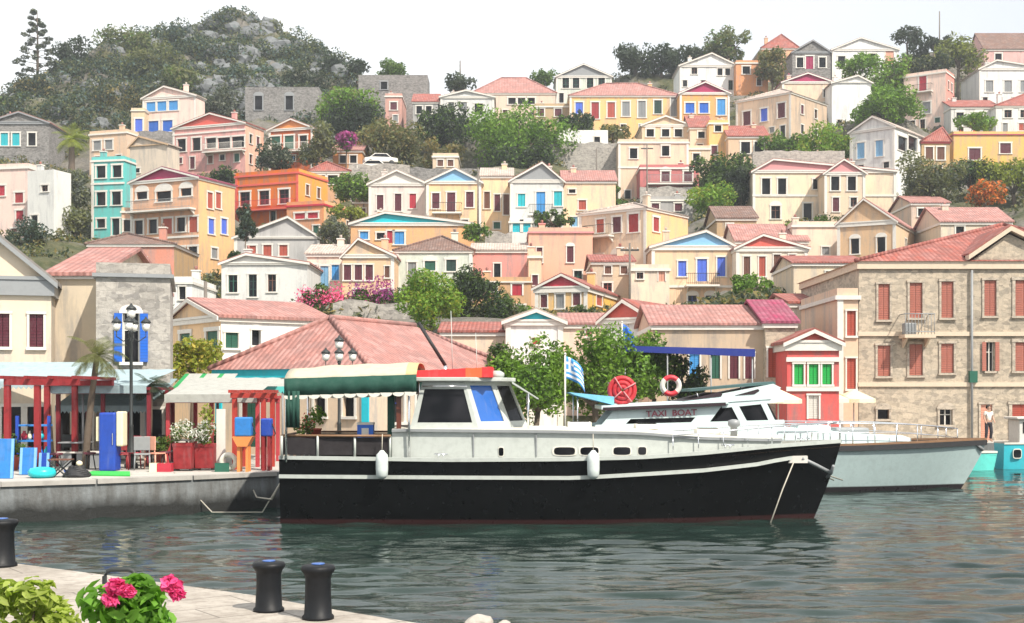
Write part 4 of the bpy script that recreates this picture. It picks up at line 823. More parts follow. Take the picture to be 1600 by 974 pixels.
for px in (740, 838):
    mb = MB(); X = PX(px, Dn); mb.box(X-.015, X+.015, -float(np.interp(X, tw[0], tw[1]))-.012, -float(np.interp(X, tw[0], tw[1]))+.01, PZ(713,Dn), PZ(677,Dn), C('grey')); mb.build('panel_seam', b1)
# wheelhouse
zb0, zt0 = PZ(670, Dn)-.02, PZ(596, Dn); D1 = YC-1.42
def q(px, y, z): return (PX(px, YC+y), y, z)
bot = [q(640,-1.42,zb0), q(748,-1.42,zb0), q(797,-.85,zb0), q(826,.0,zb0), q(824,.85,zb0), (PX(748,D1), 1.42, zb0), (PX(640,D1), 1.42, zb0)]
top_ = [q(660,-1.32,zt0), q(726,-1.32,zt0), q(770,-.75,zt0), q(797,.0,zt0), q(796,.75,zt0), (PX(722,D1), 1.32, zt0), (PX(660,D1), 1.32, zt0)]
wh = MB(); hs_ = []
def lerp(a, b, t): return Vector(a).lerp(Vector(b), t)
def framed(mb, a, b, c, d, s0, s1, t0, t1, mat):
    """quad abcd (a,b bottom; d,c top) with an opening between fractions; returns the opening's corners"""
    a, b, c, d = map(Vector, (a, b, c, d)); f = lambda s, t: a.lerp(b, s).lerp(d.lerp(c, s), t)
    for (sa, sb, ta, tb) in ((0,1,0,t0), (0,1,t1,1), (0,s0,t0,t1), (s1,1,t0,t1)):
        nn = (b-a).cross(d-a).normalized(); pts = [f(sa,ta), f(sb,ta), f(sb,tb), f(sa,tb)]; mb.prism([p for p in pts], -nn*.05, mat)
    nn = (b-a).cross(d-a).normalized(); return [f(s0,t0)-nn*.035, f(s1,t0)-nn*.035, f(s1,t1)-nn*.035, f(s0,t1)-nn*.035], nn
panes = []
for i in range(7):
    j = (i+1) % 7
    par = (.09,.93,.14,.84) if i in (0, 5) else ((.14,.9,.16,.92) if i < 5 else (.1,.5,.0,.9))
    o_, nn = framed(wh, bot[i], bot[j], top_[j], top_[i], *par, white); panes.append((i, o_, nn))
wo = wh.build('wheelhouse', b1)
blueg = paint('windscreen_blue', (.03,.12,.42), .08, .5, 0, 1.2)
for i, o_, nn in panes:
    if i == 6: continue
    mb = MB(); mb.prism(o_, -nn*.01, blueg if i in (1,) else glass()); mb.build('pane', wo)
mb = MB(); zr = zt0; outline = [(PX(648,D1), -1.5), (PX(735,D1), -1.5), (PX(784,D1), -.9), (PX(806,D1), 0), (PX(784,D1), .9), (PX(735,D1), 1.5), (PX(648,D1), 1.5)]
mb.prism([(x, y, zr+.002) for x, y in outline], (0,0,.1), white); bevel(mb.build('cabin_roof', b1), .02)
mb = MB()
red = paint('tarp_red', lin('#C4161C'), .55, .35, 0, 3); ora = paint('tarp_orange', lin('#E2521E'), .55, .3)
x0_, x1_ = PX(650, D1), PX(770, D1); nn_ = 14
for i in range(nn_):
    a = x0_+(x1_-x0_)*i/nn_; b_ = x0_+(x1_-x0_)*(i+1)/nn_; h0, h1 = .17+.09*i/nn_+random.uniform(-.015,.015), .17+.09*(i+1)/nn_
    mb.mesh([(a,-1.35,zr+.1),(b_,-1.35,zr+.1),(b_,1.3,zr+.1),(a,1.3,zr+.1),(a,-1.3,zr+.1+h0),(b_,-1.3,zr+.1+h1),(b_,1.25,zr+.1+h1),(a,1.25,zr+.1+h0)], [(0,1,5,4),(1,2,6,5),(2,3,7,6),(3,0,4,7),(4,5,6,7)], ora if i in (9, 10, 11) else red)
tag(mb.build('tarpaulin_bundle', None, (0, YC, 0)), 'long red and orange tarpaulin bundle lying on the cabin roof of the black boat', 'tarpaulin')
mb = MB(); mb.tube([(PX(648,D1), -.2, PZ(505,YC)), (PX(692,D1), -.2, PZ(572,YC))], .045, rubber, 8)
mb.tube([(PX(692,D1), -.2, PZ(572,YC)), (PX(692,D1), -.2, zr+.1)], .05, chrome, 8); mb.build('boom', b1)
mb = MB(); mb.prism([(PX(800,D1), -1.3, zr+.0), (PX(842,D1), -1.2, zr-.42), (PX(842,D1), -1.2, zr-.45), (PX(800,D1), -1.3, zr-.05)], (0,2.4,0), white)
for y in (-1.25, 1.1): mb.tube([(PX(826,D1), y, zr-.3), (PX(826,D1), y, zb0)], .02, chrome, 6)
mb.build('spray_visor', b1)
# awning over the stern
za = PZ(592, 31.5); xa0, xa1 = PX(447, 31.5), PX(652, 31.5); canv = paint('canvas_cream', (.47,.43,.33), .9, .3); gcan = paint('canvas_green', (.008,.06,.042), .8, .3); yel = paint('canvas_tan', (.5,.38,.2), .85, .3)
mb = MB(); n = 12
for i in range(n):
    for j in range(20):
        f = lambda u, v: (xa0+(xa1-xa0)*u, -1.75+3.5*v, za+.33*(1-abs(2*v-1)**3.2)*(.8+.2*min(1, u*3))+.10*u+.015*math.sin(u*21+v*5))
        mb.mesh([f(i/n, j/20), f((i+1)/n, j/20), f((i+1)/n, (j+1)/20), f(i/n, (j+1)/20)], [(0,1,2,3)], canv if i < 11 else yel, True)
aw = mb.build('awning', b1); so = aw.modifiers.new('s', 'SOLIDIFY'); so.thickness = .02
for s_ in (-1, 1):
    mb = MB(); m = 34
    for i in range(m):
        u0, u1 = i/m, (i+1)/m; zt_ = lambda u: za+.10*u; dr = .42
        mb.mesh([(xa0+(xa1-xa0)*u0, s_*1.77, zt_(u0)), (xa0+(xa1-xa0)*u1, s_*1.77, zt_(u1)), (xa0+(xa1-xa0)*u1, s_*(1.78+.03*math.sin(u1*40)), zt_(u1)-dr), (xa0+(xa1-xa0)*u0, s_*(1.78+.03*math.sin(u0*40)), zt_(u0)-dr)], [(0,1,2,3)], gcan, True)
    v_ = mb.build('valance', aw); so = v_.modifiers.new('s', 'SOLIDIFY'); so.thickness = .015
    mb = MB(); m = 11
    for i in range(m):
        c = xa0+(xa1-xa0)*(i+.5)/m; w = (xa1-xa0)/m/2; zc = za+.1*(i+.5)/m-.42
        mb.prism([(c+w*math.cos(t), s_*1.8, zc-.09*abs(math.sin(t))-(.0 if t in (0, math.pi) else .01)) for t in np.linspace(0, math.pi, 8)], (0,.012,0), offw)
    mb.build('scalloped_trim', aw)
mb = MB()
for i in range(8):
    u0, u1 = i/8, (i+1)/8; x0c, x1c = PX(446,31.2), PX(468,31.2); f = lambda u: (x0c+(x1c-x0c)*u, -1.79+.04*math.sin(u*19))
    (xa_, ya_), (xb_, yb_) = f(u0), f(u1); mb.mesh([(xa_,ya_,za-.3), (xb_,yb_,za-.3), (xb_,yb_,PZ(668,31.5)), (xa_,ya_,PZ(668,31.5))], [(0,1,2,3)], gcan, True)
cu = mb.build('side_curtain', aw); so = cu.modifiers.new('s', 'SOLIDIFY'); so.thickness = .01
zd = st1[0][2]
for px in (449, 640):
    for s_ in (-1, 1): mb = MB(); mb.tube([(PX(px,31.5), s_*1.66, zd-.1), (PX(px,31.5), s_*1.66, za)], .03, chrome, 8); mb.build('awning_post', b1)
mb = MB(); mb.box(PX(620,31.6), PX(627,31.6), -1.5, -1.38, zd-.1, za-.1, paint('varnish', (.12,.03,.015), .35, .3)); mb.build('doorway_post', b1)
mb = MB(); mb.box(PX(604,31.6), PX(614,31.6), -1.2, -.9, zd-.1, za-.35, gcan); mb.build('folded_curtain', b1)
# stern rail with dark cloth
sr = thing('stern_rail', 'x', 'x'); sr.parent = b1; del sr['label']; del sr['category']
zr0 = PZ(681, 31.4)
mb = MB(); xs0, xs1 = PX(441,31.45), PX(611,31.3)
path = [(xs1,-1.72,zr0), (PX(520,31.3),-1.7,zr0), (xs0,-1.6,zr0), (xs0,1.6,zr0), (xs1,1.72,zr0)]
mb.tube(path, .03, teak, 8); mb.build('handrail', sr)
for px in (441, 497, 555, 610):
    mb = MB()
    for s_ in (-1, 1): mb.tube([(PX(px,31.4), s_*1.67, zd), (PX(px,31.4), s_*1.67, zr0)], .03, white, 8)
    mb.build('stanchion', sr)
mb = MB(); dk = paint('dark_cloth', (.018,.014,.016), .9, .5, 0, 4)
mb.mesh([(PX(445,31.4),-1.64,zd+.08), (PX(608,31.4),-1.64,zd+.08), (PX(608,31.4),-1.64,zr0-.04), (PX(445,31.4),-1.64,zr0-.04)], [(0,1,2,3)], dk)
mb.mesh([(PX(445,31.4),1.64,zd+.08), (PX(608,31.4),1.64,zd+.08), (PX(608,31.4),1.64,zr0-.04), (PX(445,31.4),1.64,zr0-.04)], [(0,1,2,3)], dk)
mb.mesh([(PX(443,31.4),-1.6,zd+.08), (PX(443,31.4),1.6,zd+.08), (PX(443,31.4),1.6,zr0-.04), (PX(443,31.4),-1.6,zr0-.04)], [(0,1,2,3)], dk)
o = mb.build('weather_cloth', sr); so = o.modifiers.new('s', 'SOLIDIFY'); so.thickness = .01
# bow fittings
mb = MB(); bx = PX(1312, YC)
for s_ in (-1, 1):
    pts = []
    for px in np.linspace(1040, 1312, 8):
        X = PX(px, YC); b = float(np.interp(X, [s[0] for s in st1], [s[1] for s in st1])); z = float(np.interp(X, [s[0] for s in st1], [s[2] for s in st1])); pts.append((X, s_*b*.93, z+.5)); mb.tube([(X, s_*b*.95, z), (X, s_*b*.93, z+.5)], .014, chrome, 6)
    mb.tube(pts, .018, chrome, 6)
mb.build('bow_rail', b1)
mb = MB(); z = PZ(716, YC-.5); X = PX(1245, YC-.5)
mb.box(X-.25, X+.25, -.62, -.3, z-.12, z+.06, C('white')); mb.tube([(X+.1,-.6,z), (X+.5,-.42,z-.18), (X+.95,-.2,z-.4)], .05, C('grey'), 8); mb.tube([(X+.95,-.42,z-.2), (X+.95,-.2,z-.4), (X+.8,.1,z-.62)], .04, C('grey'), 8)
mb.build('anchor', b1)
mb = MB(); mb.tube([(PX(1240,YC-.6), -.62, PZ(722,YC-.6)), (PX(1222,YC-.9), -.95, PZ(765,YC-.9)), (PX(1203,YC-1.2), -1.25, -.03)], .018, ropem, 6); tag(mb.build('anchor_rope', None, (0,YC,0)), 'thin pale rope running from the black bow down to the water', 'rope')
for k_ in range(2):
    mb = MB(); mb.tube([(PX(1300,YC), .1, st1[-1][2]-.1), (PX(1285+k_*8,YC), .2, 1.1), (PX(1320+k_*14,YC+2), 3.2, .75)], .02, ropem, 6)
    tag(mb.build('mooring_rope', None, (0,YC,0)), ('slack mooring rope from the black bow towards the pale boat', 'second thinner mooring rope beside it, ending nearer the pale boat\'s stem')[k_], 'rope', 'bow ropes of the black boat')
fm = paint('fender_white', (.62,.68,.66), .5, .4)
for px, lab in ((597, 'white cylindrical fender hanging near the stern, under the awning'), (927, 'white cylindrical fender hanging amidships below the portlights')):
    t = thing('fender', lab, 'fender', (PX(px,31.05), 31.02, PZ(727,31.05)), 0, 'fenders on the black boat')
    mb = MB(); mb.lathe((0,0,0), [(.03,-.34),(.09,-.31),(.14,-.25),(.15,-.1),(.15,.1),(.14,.25),(.09,.3),(.04,.36)], fm); mb.build('body', t)
    mb = MB(); mb.tube([(0,0,.34), (.0,.1,.75)], .012, ropem, 5); mb.build('lanyard', t)
# things under the awning
def potplant(name, label, X, Y, Z, ph, R, kind, flower=None, potm='rust', group=None, n=260, cat='potted plant'):
    t = thing(name, label, cat, (X, Y, Z), 0, group)
    mb = MB(); r = R*.45; mb.lathe((0,0,0), [(r*.7,0),(r,ph*.9),(r*1.12,ph*.9),(r*1.12,ph),(r*.95,ph),(r*.9,ph*.85)], C(potm), 16); mb.build('pot', t)
    cs = [(random.uniform(-.5,.5)*R, random.uniform(-.5,.5)*R, ph+R*random.uniform(.3,1.2)) for _ in range(9)]; v = leaves(cs, [R*.45]*9, n, R*.16); 
    quads_object('foliage', v, [LM(kind)], t)
    if flower: quads_object('flowers', leaves([(c[0], c[1], c[2]+R*.2) for c in cs[:6]], [R*.4]*6, n//3, R*.1), [flower], t)
pinkf = leafmat('petal_pink', (.75,.05,.25), (.95,.25,.45)); purp = leafmat('petal_purple', (.28,.04,.24), (.45,.12,.36)); redf = leafmat('petal_red', (.6,.03,.05), (.8,.12,.1)); whitef = leafmat('petal_white', (.7,.7,.68), (.8,.8,.8))
potplant('potted_plant', 'pink flowering plant on the stern bench of the black boat', PX(478,32), 32.0, zd+.25, .28, .33, 'mid', redf)
potplant('potted_plant', 'leafy green potted plant beside the pink one on the black boat stern', PX(492,32.6), 32.6, zd+.3, .4, .36, 'bright')
mb = MB(); X = PX(572,32.2); mb.box(X-.2, X+.2, 32, 32.3, zd+.45, zd+.8, C('blue')); mb.box(X-.21, X+.21, 31.99, 32.31, zd+.8, zd+.86, C('white')); mb.box(X-.09, X+.09, 31.985, 32, zd+.5, zd+.72, C('white'))
tag(bevel(mb.build('cool_box'), .015), 'small blue and white cool box on the stern table under the awning', 'cool box')
t = thing('deck_table', 'low wooden deck table under the green awning', 'table', (PX(535,32.6), 32.6, zd-.12)); mb = MB(); mb.box(-1.3,1.3,-.7,.7,.5,.56,teak); mb.build('tabletop', t)
for a in (-1.15, 1.1):
    for b in (-.6, .55): mb = MB(); mb.box(a,a+.06,b,b+.06,0,.499,teak); mb.build('leg', t)

# deck fittings
mb = MB()
for i, px in enumerate((905, 1010, 1105)):
    X = PX(px, YC); z = zt1(X)+.05; mb.box(X-.3, X+.3, -.3, .3, z, z+.13, offw); mb.box(X-.24, X+.24, -.24, .24, z+.131, z+.15, glass()) 
    bevel(mb.build('deck_hatch', b1), .02); mb = MB()
for px in (480, 690, 1140, 1270):
    X = PX(px, YC-1.5); b = float(np.interp(X, [q[0] for q in st1], [q[1] for q in st1])); z = float(np.interp(X, [q[0] for q in st1], [q[2] for q in st1]))+.06
    mb = MB(); mb.tube([(X-.16,-b+.08,z+.09), (X+.16,-b+.08,z+.09)], .022, chrome, 6); mb.tube([(X-.06,-b+.08,z), (X-.06,-b+.08,z+.09)], .02, chrome, 6); mb.tube([(X+.06,-b+.08,z), (X+.06,-b+.08,z+.09)], .02, chrome, 6); mb.build('cleat', b1)
for px, y, h_ in ((742, .9, 1.3), (700, 1.1, 1.9)):
    mb = MB(); mb.tube([(PX(px,D1), y, zr+.1), (PX(px-3,D1), y, zr+h_)], [.018,.008], white, 6); mb.build('aerial', b1)
mb = MB(); mb.lathe((PX(775,D1), -.35, zr+.1), [(.16,0),(.2,.05),(.2,.12),(.1,.18)], white, 16); mb.build('radar_dome', b1)
mb = MB(); mb.tube([(PX(660,D1), -1.47, zr-.12), (PX(730,D1), -1.47, zr-.12)], .018, chrome, 6); mb.build('grab_rail', b1)
for px in (1150,): mb = MB(); X = PX(px,YC-.8); mb.lathe((X, -.5, zt1(X)), [(.09,0),(.09,.25),(.16,.3),(.15,.42),(.05,.45)], C('grey'), 14); mb.build('deck_vent', b1)
# ---------------- the pale boat behind
Y2 = 43.0; hw = 1.95
pale = paint('hull_pale', (.40,.50,.50), .3, .3); skyw = paint('boat_aqua_white', (.66,.78,.78), .35, .25)
def booted(m, c, z, soft=.02):
    nt = m.node_tree; b = nt.nodes['Principled BSDF']; src = b.inputs['Base Color'].links[0].from_socket
    g = N(nt, 'ShaderNodeNewGeometry').outputs['Position']; sp = N(nt, 'ShaderNodeSeparateXYZ'); nt.links.new(g, sp.inputs[0])
    k = mixrgb(nt, ramp(nt, sp.outputs[2], z-soft, z+soft, 1, 0), src, c); nt.links.new(k, b.inputs['Base Color'])
booted(pale, (.02,.015,.018), .17); booted(hullblack, (.035,.014,.014), .10)
b2 = thing('excursion_boat', 'pale aqua excursion boat with dark rail behind the black boat, TAXI BOAT on its cabin', 'boat', (0, Y2, 0))
sheer2 = [(860,700),(1280,700),(1340,699),(1440,695),(1540,690),(1600,688)]
st2 = hull('hull', Y2, hw, PX(880, 41.2), PX(1541, Y2), sheer2, -.6, pale, b2, 1.25, 2.3, .85)
rail_strip(b2, 'cap_rail', st2, .05, -.12, .05, .16, rubber)
rail_strip(b2, 'toe_rail', st2, .03, .052, .12, .1, teak)
D2 = Y2-1.6
zt2 = lambda X: float(np.interp(800+X*FP/D2, [880,1170,1200,1400,1450], [PZ(676,D2),PZ(668,D2),PZ(668,D2),PZ(684,D2+.4),PZ(686,D2+.6)]))
cb, cw = loft_wall(b2, 'deckhouse', st2, .32, PX(890,D2), PX(1425,D2+.6), zt2, skyw)
mb = MB()
for s_ in (-1, 1):   # cabin walls with slanted windows
    y = s_*1.5
    def Q(px, py): return (PX(px, Y2-1.5), y, PZ(py, Y2-1.5))
    cnt = [0]
    def strip(pts, mat=skyw, t=.05): cnt[0] += 1; mb.prism([(q_[0], q_[1]+s_*.004*cnt[0], q_[2]) for q_ in [Q(*p) for p in pts]], (0,-s_*t,0), mat)
    strip([(990,640),(1100,636),(1100,652),(985,655)]); strip([(960,640),(1000,640),(965,676),(930,676)]); strip([(1100,636),(1128,634),(1100,672),(1070,672)]); strip([(1140,630),(1152,630),(1172,668),(1160,668)]); strip([(1128,630),(1225,622),(1225,628),(1128,638)]); strip([(1186,626),(1196,626),(1216,668),(1206,668)]); strip([(930,664),(1225,656),(1228,672),(930,680)])
mb.build('cabin_frame', b2)
for s_ in (-1, 1):
    mb = MB(); y = s_*1.44; mb.prism([(PX(a, Y2-1.44), y, PZ(b, Y2-1.44)) for a, b in ((1106,668),(1140,634),(1192,626),(1214,662))], (0,-s_*.02,0), glass())
    mb.prism([(PX(a, Y2-1.44), y, PZ(b, Y2-1.44)) for a, b in ((975,672),(1004,653),(1092,651),(1066,670))], (0,-s_*.02,0), glass())
    mb.build('side_window', b2)
mb = MB(); mb.prism([(PX(1196,Y2-1.4), -1.4, PZ(626,Y2-1.4)), (PX(1216,Y2-1.4), -1.4, PZ(662,Y2-1.4)), (PX(1216,Y2-1.4), 1.4, PZ(662,Y2-1.4)), (PX(1196,Y2-1.4), 1.4, PZ(626,Y2-1.4))], (.03,0,.01), glass()); mb.build('windscreen', b2)
mb = MB(); YR = Y2-1.7
def R_(px, py, y): return (PX(px, YR), y, PZ(py, YR))
mb.prism([R_(940,634,-1.7), R_(1132,625,-1.7), R_(1140,631,-1.7), R_(940,640,-1.7)], (0,3.4,0), skyw); mb.prism([R_(942,637,-1.71), R_(1134,629,-1.71), R_(1134,634,-1.71), R_(942,642,-1.71)], (0,3.42,0), paint('dark_trim', (.03,.015,.02), .4, .3))
mb.build('roof', b2)
mb = MB(); mb.prism([R_(1060,629,-1.55), R_(1210,600,-1.55), R_(1222,606,-1.55), R_(1206,624,-1.55), R_(1060,634,-1.55)], (0,3.1,0), skyw)
mb.prism([R_(1068,627,-1.57), R_(1124,613,-1.57), R_(1130,616,-1.57), R_(1128,620,-1.57)], (0,3.14,0), MATS['dark_trim']); mb.prism([R_(1150,618,-1.57), R_(1186,608,-1.57), R_(1188,611,-1.57), R_(1180,616,-1.57)], (0,3.14,0), MATS['dark_trim'])
mb.build('flybridge', b2)
mb = MB(); mb.prism([R_(1080,608,-1.4), R_(1212,596,-1.4), R_(1216,600,-1.4), R_(1080,612,-1.4)], (0,2.8,0), paint('dark_teal', (.05,.11,.11), .5, .3)); 
for px in (1090, 1160, 1206):
    mb.tube([R_(px, 610-(px-1080)*.08, -1.3), R_(px+4, 624-(px-1080)*.05, -1.4)], .02, chrome, 6)
mb.build('sunshade', b2)
mb = MB(); mb.prism([R_(888,613,-1.6), R_(960,620,-1.6), R_(960,634,-1.6), R_(955,632,-1.6), R_(900,618,-1.6)], (0,3.2,0), paint('canvas_sky', (.20,.55,.75), .8, .3))
for y in (-1.5, 1.5): mb.tube([R_(903,618,y), R_(903,690,y)], .025, chrome, 6)
mb.build('stern_awning', b2)
# lettering
def text(s, name, parent, loc, size, mat, rx=math.pi/2, rz=0, sx=1.0):
    cu = bpy.data.curves.new(name, 'FONT'); cu.body = s; cu.size = size; cu.extrude = .006; cu.align_x = 'CENTER'; cu.align_y = 'CENTER'; cu.materials.append(mat); cu.offset = .006
    o = bpy.data.objects.new(name, cu); COL.objects.link(o); bpy.context.view_layer.update(); me = bpy.data.meshes.new_from_object(o.evaluated_get(bpy.context.evaluated_depsgraph_get())); bpy.data.objects.remove(o)
    o = bpy.data.objects.new(name, me); COL.objects.link(o); me.materials.clear(); me.materials.append(mat)
    o.rotation_euler = (rx, 0, rz); o.location = loc; o.scale = (sx, 1, 1); o.parent = parent; return o
tx = text('TAXI  BOAT', 'lettering', b2, (PX(1049, Y2-1.62), -1.63, PZ(646, Y2-1.62)), .27, C('maroon'), sx=1.12); tx.rotation_euler = (math.pi/2, math.radians(-2), 0)
# bow rail of the pale boat
mb = MB()
for s_ in (-1, 1):
    pts = []
    for px in np.linspace(1215, 1500, 9):
        X = PX(px, Y2-.8); b = float(np.interp(X, [s[0] for s in st2], [s[1] for s in st2])); z = float(np.interp(X, [s[0] for s in st2], [s[2] for s in st2])); hh = .78*(1-((px-1215)/285)**3*.4); pts.append((X, s_*b*.92, z+hh)); mb.tube([(X, s_*b*.95, z), (X, s_*b*.92, z+hh)], .018, chrome, 6)
    mb.tube(pts, .022, chrome, 6); mb.tube([(p[0], p[1], p[2]-.3) for p in pts], .014, chrome, 6)
mb.build('bow_rail', b2)
mb = MB(); mb.box(PX(1240,Y2), PX(1290,Y2), -.6, .6, PZ(682,Y2), PZ(664,Y2), skyw); mb.box(PX(1300,Y2), PX(1352,Y2), -.5, .5, PZ(688,Y2), PZ(668,Y2), C('grey')); bevel(mb.build('deck_lockers', b2), .06)
mb = MB(); mb.tube([(PX(1498,Y2-.3),-.3,PZ(690,Y2)), (PX(1525,Y2-.2),-.2,PZ(694,Y2)), (PX(1534,Y2),-.1,PZ(703,Y2))], .06, C('grey'), 8); mb.build('anchor', b2)
# ring of red buoys and the lifebuoy on its roof
t = thing('coiled_hose', 'big round coil of red hose on the roof of the pale boat', 'hose coil', (PX(972,Y2-1.2), Y2-1.2, PZ(634,Y2-1.2)))
for R1, r1, dy in ((.40,.085,0), (.25,.085,-.05), (.11,.08,-.1)):
    mb = MB(); mb.torus((0,dy,.5), R1, r1, [paint('buoy_red', lin('#B9252F'), .6, .5, 0, 9)]); mb.build('coil', t)
for a in (.5, 2.1, 3.9, 5.4): mb = MB(); mb.tube([(.05*math.cos(a),-.2,.5+.05*math.sin(a)), (.5*math.cos(a),-.1,.5+.5*math.sin(a))], .02, C('pink'), 6); mb.build('lashing', t)
mb = MB(); mb.torus((0,0,0), .27, .085, [C('white'), paint('ring_red', lin('#C72A38'), .5, .2)]); tag(mb.build('lifebuoy', None, (PX(1048,Y2-1.75), Y2-1.78, PZ(603,Y2-1.75))), 'white lifebuoy with red bands standing on the pale boat roof', 'lifebuoy')
mb = MB(); mb.box(-.16,.16,-.02,.02,-.5,-.34,chrome); 
# Greek flag at the stern
def flag(name, label, X, Y, Z, h, parts, cat='flag', ztop=None):
    t = thing(name, label, cat, (X, Y, Z)); mb = MB(); mb.tube([(0,0,0), (0,0,h)], .03, C('white'), 8); mb.lathe((0,0,h), [(.02,0),(.05,.03),(.02,.08)], C('white'), 10); mb.build('pole', t)
    mb = MB(); w, hh, z0 = parts['w'], parts['h'], h-parts['h']-.05
    n, m = 14, 9
    for i in range(n):
        for j in range(m):
            f = lambda u, v: (.03+w*u*(1-.12*v), .16*math.sin(u*7+v*2)*u, z0+hh*v-parts.get('droop', .2)*u*u-.06*math.sin(u*6)*u)
            mb.mesh([f(i/n,j/m), f((i+1)/n,j/m), f((i+1)/n,(j+1)/m), f(i/n,(j+1)/m)], [(0,1,2,3)], parts['fn'](i/n, j), True)
    o = mb.build('cloth', t); so = o.modifiers.new('s', 'SOLIDIFY'); so.thickness = .01
fb, fw = C('lblue'), paint('flag_white', (.75,.77,.8), .8, .15)
def greek(u, j):
    if u < .36 and j > 3: return fw if (j == 6 or .14 < u < .22) else fb
    return fb if j % 2 == 0 else fw
flag('flag', 'blue and white striped flag drooping from a white pole at the pale boat stern', PX(883,41.5), 41.5, 1.3, PZ(555,41.5)-1.3, dict(w=.62, h=.72, droop=.45, fn=greek))
flag('flag', 'dark blue flag hanging from a slanted pole over the navy awning', PX(972,54), 54, 1.0, PZ(505,54)-1.0, dict(w=.55, h=1.0, droop=.6, fn=lambda u, j: C('blue') if j > 3 else C('navy')))
# navy awning in front of the tan shop
t = thing('shop_awning', 'long navy blue awning edge in front of the tan waterfront shop', 'awning', (PX(975,52.4), 52.4, 1.0))
L_ = PX(1180,52.4)-PX(975,52.4); z0, z1 = PZ(542,52.4)-1, PZ(547,52.4)-1
mb = MB(); mb.prism([(0,0,z0), (L_,0,z1), (L_,0,z1-.28), (0,0,z0-.2)], (0,.06,0), C('navy')); mb.prism([(0,.061,z0), (L_,.061,z1), (L_,3.2,z1+.12), (0,3.2,z0+.12)], (0,0,.04), C('navy')); mb.build('canopy', t)
for u in (.05, L_/3, 2*L_/3, L_-.1): mb = MB(); mb.tube([(u,.1,0), (u,.1,z1-.1)], .03, C('grey'), 8); mb.build('post', t)
# parasols on the far quay
for i, (px, D, r_, mt, lab) in enumerate(((1216,54.0,1.0,'cream','cream parasol standing below the brown door of the small stone building'),(1292,58.6-3.4+.2,1.15,'orange','orange and cream parasol in front of the tiny red house'),(1334,58.2,1.0,'cream','cream parasol at the left corner of the big stone building'))):
    D = (53.6, 54.2, 58.4)[i] if i != 1 else 54.4
    if i < 2 and PX(px, D) > 13.3: D = 58.2 if i else D
    t = thing('parasol', lab, 'parasol', (PX(px,D), min(D, 56.4) if PX(px,D) < 13.4 else max(D, 57.9), 1.0), 0, 'parasols on the far quay')
    mb = MB(); mb.tube([(0,0,0),(0,0,2.35)], .03, C('white'), 6); mb.build('pole', t); mb = MB(); mb.lathe((0,0,0), [(.3,0),(.3,.06),(.06,.1)], C('grey'), 12); mb.build('base', t)
    mb = MB(); n_ = 8
    for k in range(n_):
        a, b = 2*math.pi*k/n_, 2*math.pi*(k+1)/n_; A, B = (r_*math.cos(a), r_*math.sin(a), 1.95), (r_*math.cos(b), r_*math.sin(b), 1.95); m_ = C(mt) if (k % 2 or mt == 'cream') else C('cream')
        mb.mesh([A, B, (0,0,2.4)], [(0,1,2)], m_); mb.mesh([A, B, (B[0],B[1],1.78), (A[0],A[1],1.78)], [(0,1,2,3)], m_)
    o = mb.build('canopy', t); so = o.modifiers.new('s', 'SOLIDIFY'); so.thickness = .012
# little boats at the right edge
def smallboat(label, name, x0, x1, ytop, D, mat, cabin=None, port=None):
    t = thing(name, label, 'boat', (0, D, 0)); s = [(x0-40, ytop), (x1+60, ytop-2)]
    st = hull('hull', D, (x1-x0)*D/FP*.2, PX(x0, D), PX(x1, D), s, -.5, mat, t, .3, 2.2, .8, n=14)
    rail_strip(t, 'gunwale', st, .03, -.03, .05, .09, offw)
    if cabin:
        a, b, c, d = cabin; mb = MB(); X0, X1 = PX(a, D), PX(b, D); z0, z1 = PZ(c, D), PZ(d, D)
        mb.box(X0, X1, -.6, .6, z0-.1, z1, C('white')); mb.box(X0-.15, X1+.15, -.75, .75, z1, z1+.1, C('white')); co = bevel(mb.build('cabin', t), .03)
        m2 = MB(); m2.box(X0+.15, X1-.2, -.62, -.605, z0+(z1-z0)*.45, z1-.12, glass()); m2.build('cabin_window', co)
    if port: 
        b_ = float(np.interp(PX(port[0],D), [q_[0] for q_ in st], [q_[1] for q_ in st])); portlight(t, PX(port[0], D), b_, PZ(port[1], D), .32, .34)
    return st
cyan = paint('hull_cyan', (.05,.52,.62), .35, .25); tq = paint('hull_turquoise', (.12,.62,.55), .4, .25)
smallboat('bright blue fishing boat with white cabin and round porthole at the right edge', 'fishing_boat', 1561, 1690, 694, 54.5, cyan, (1584,1650,694,655), (1580,708))
smallboat('small turquoise dinghy beyond the pale boat bow', 'dinghy', 1512, 1558, 708, 53.2, tq)
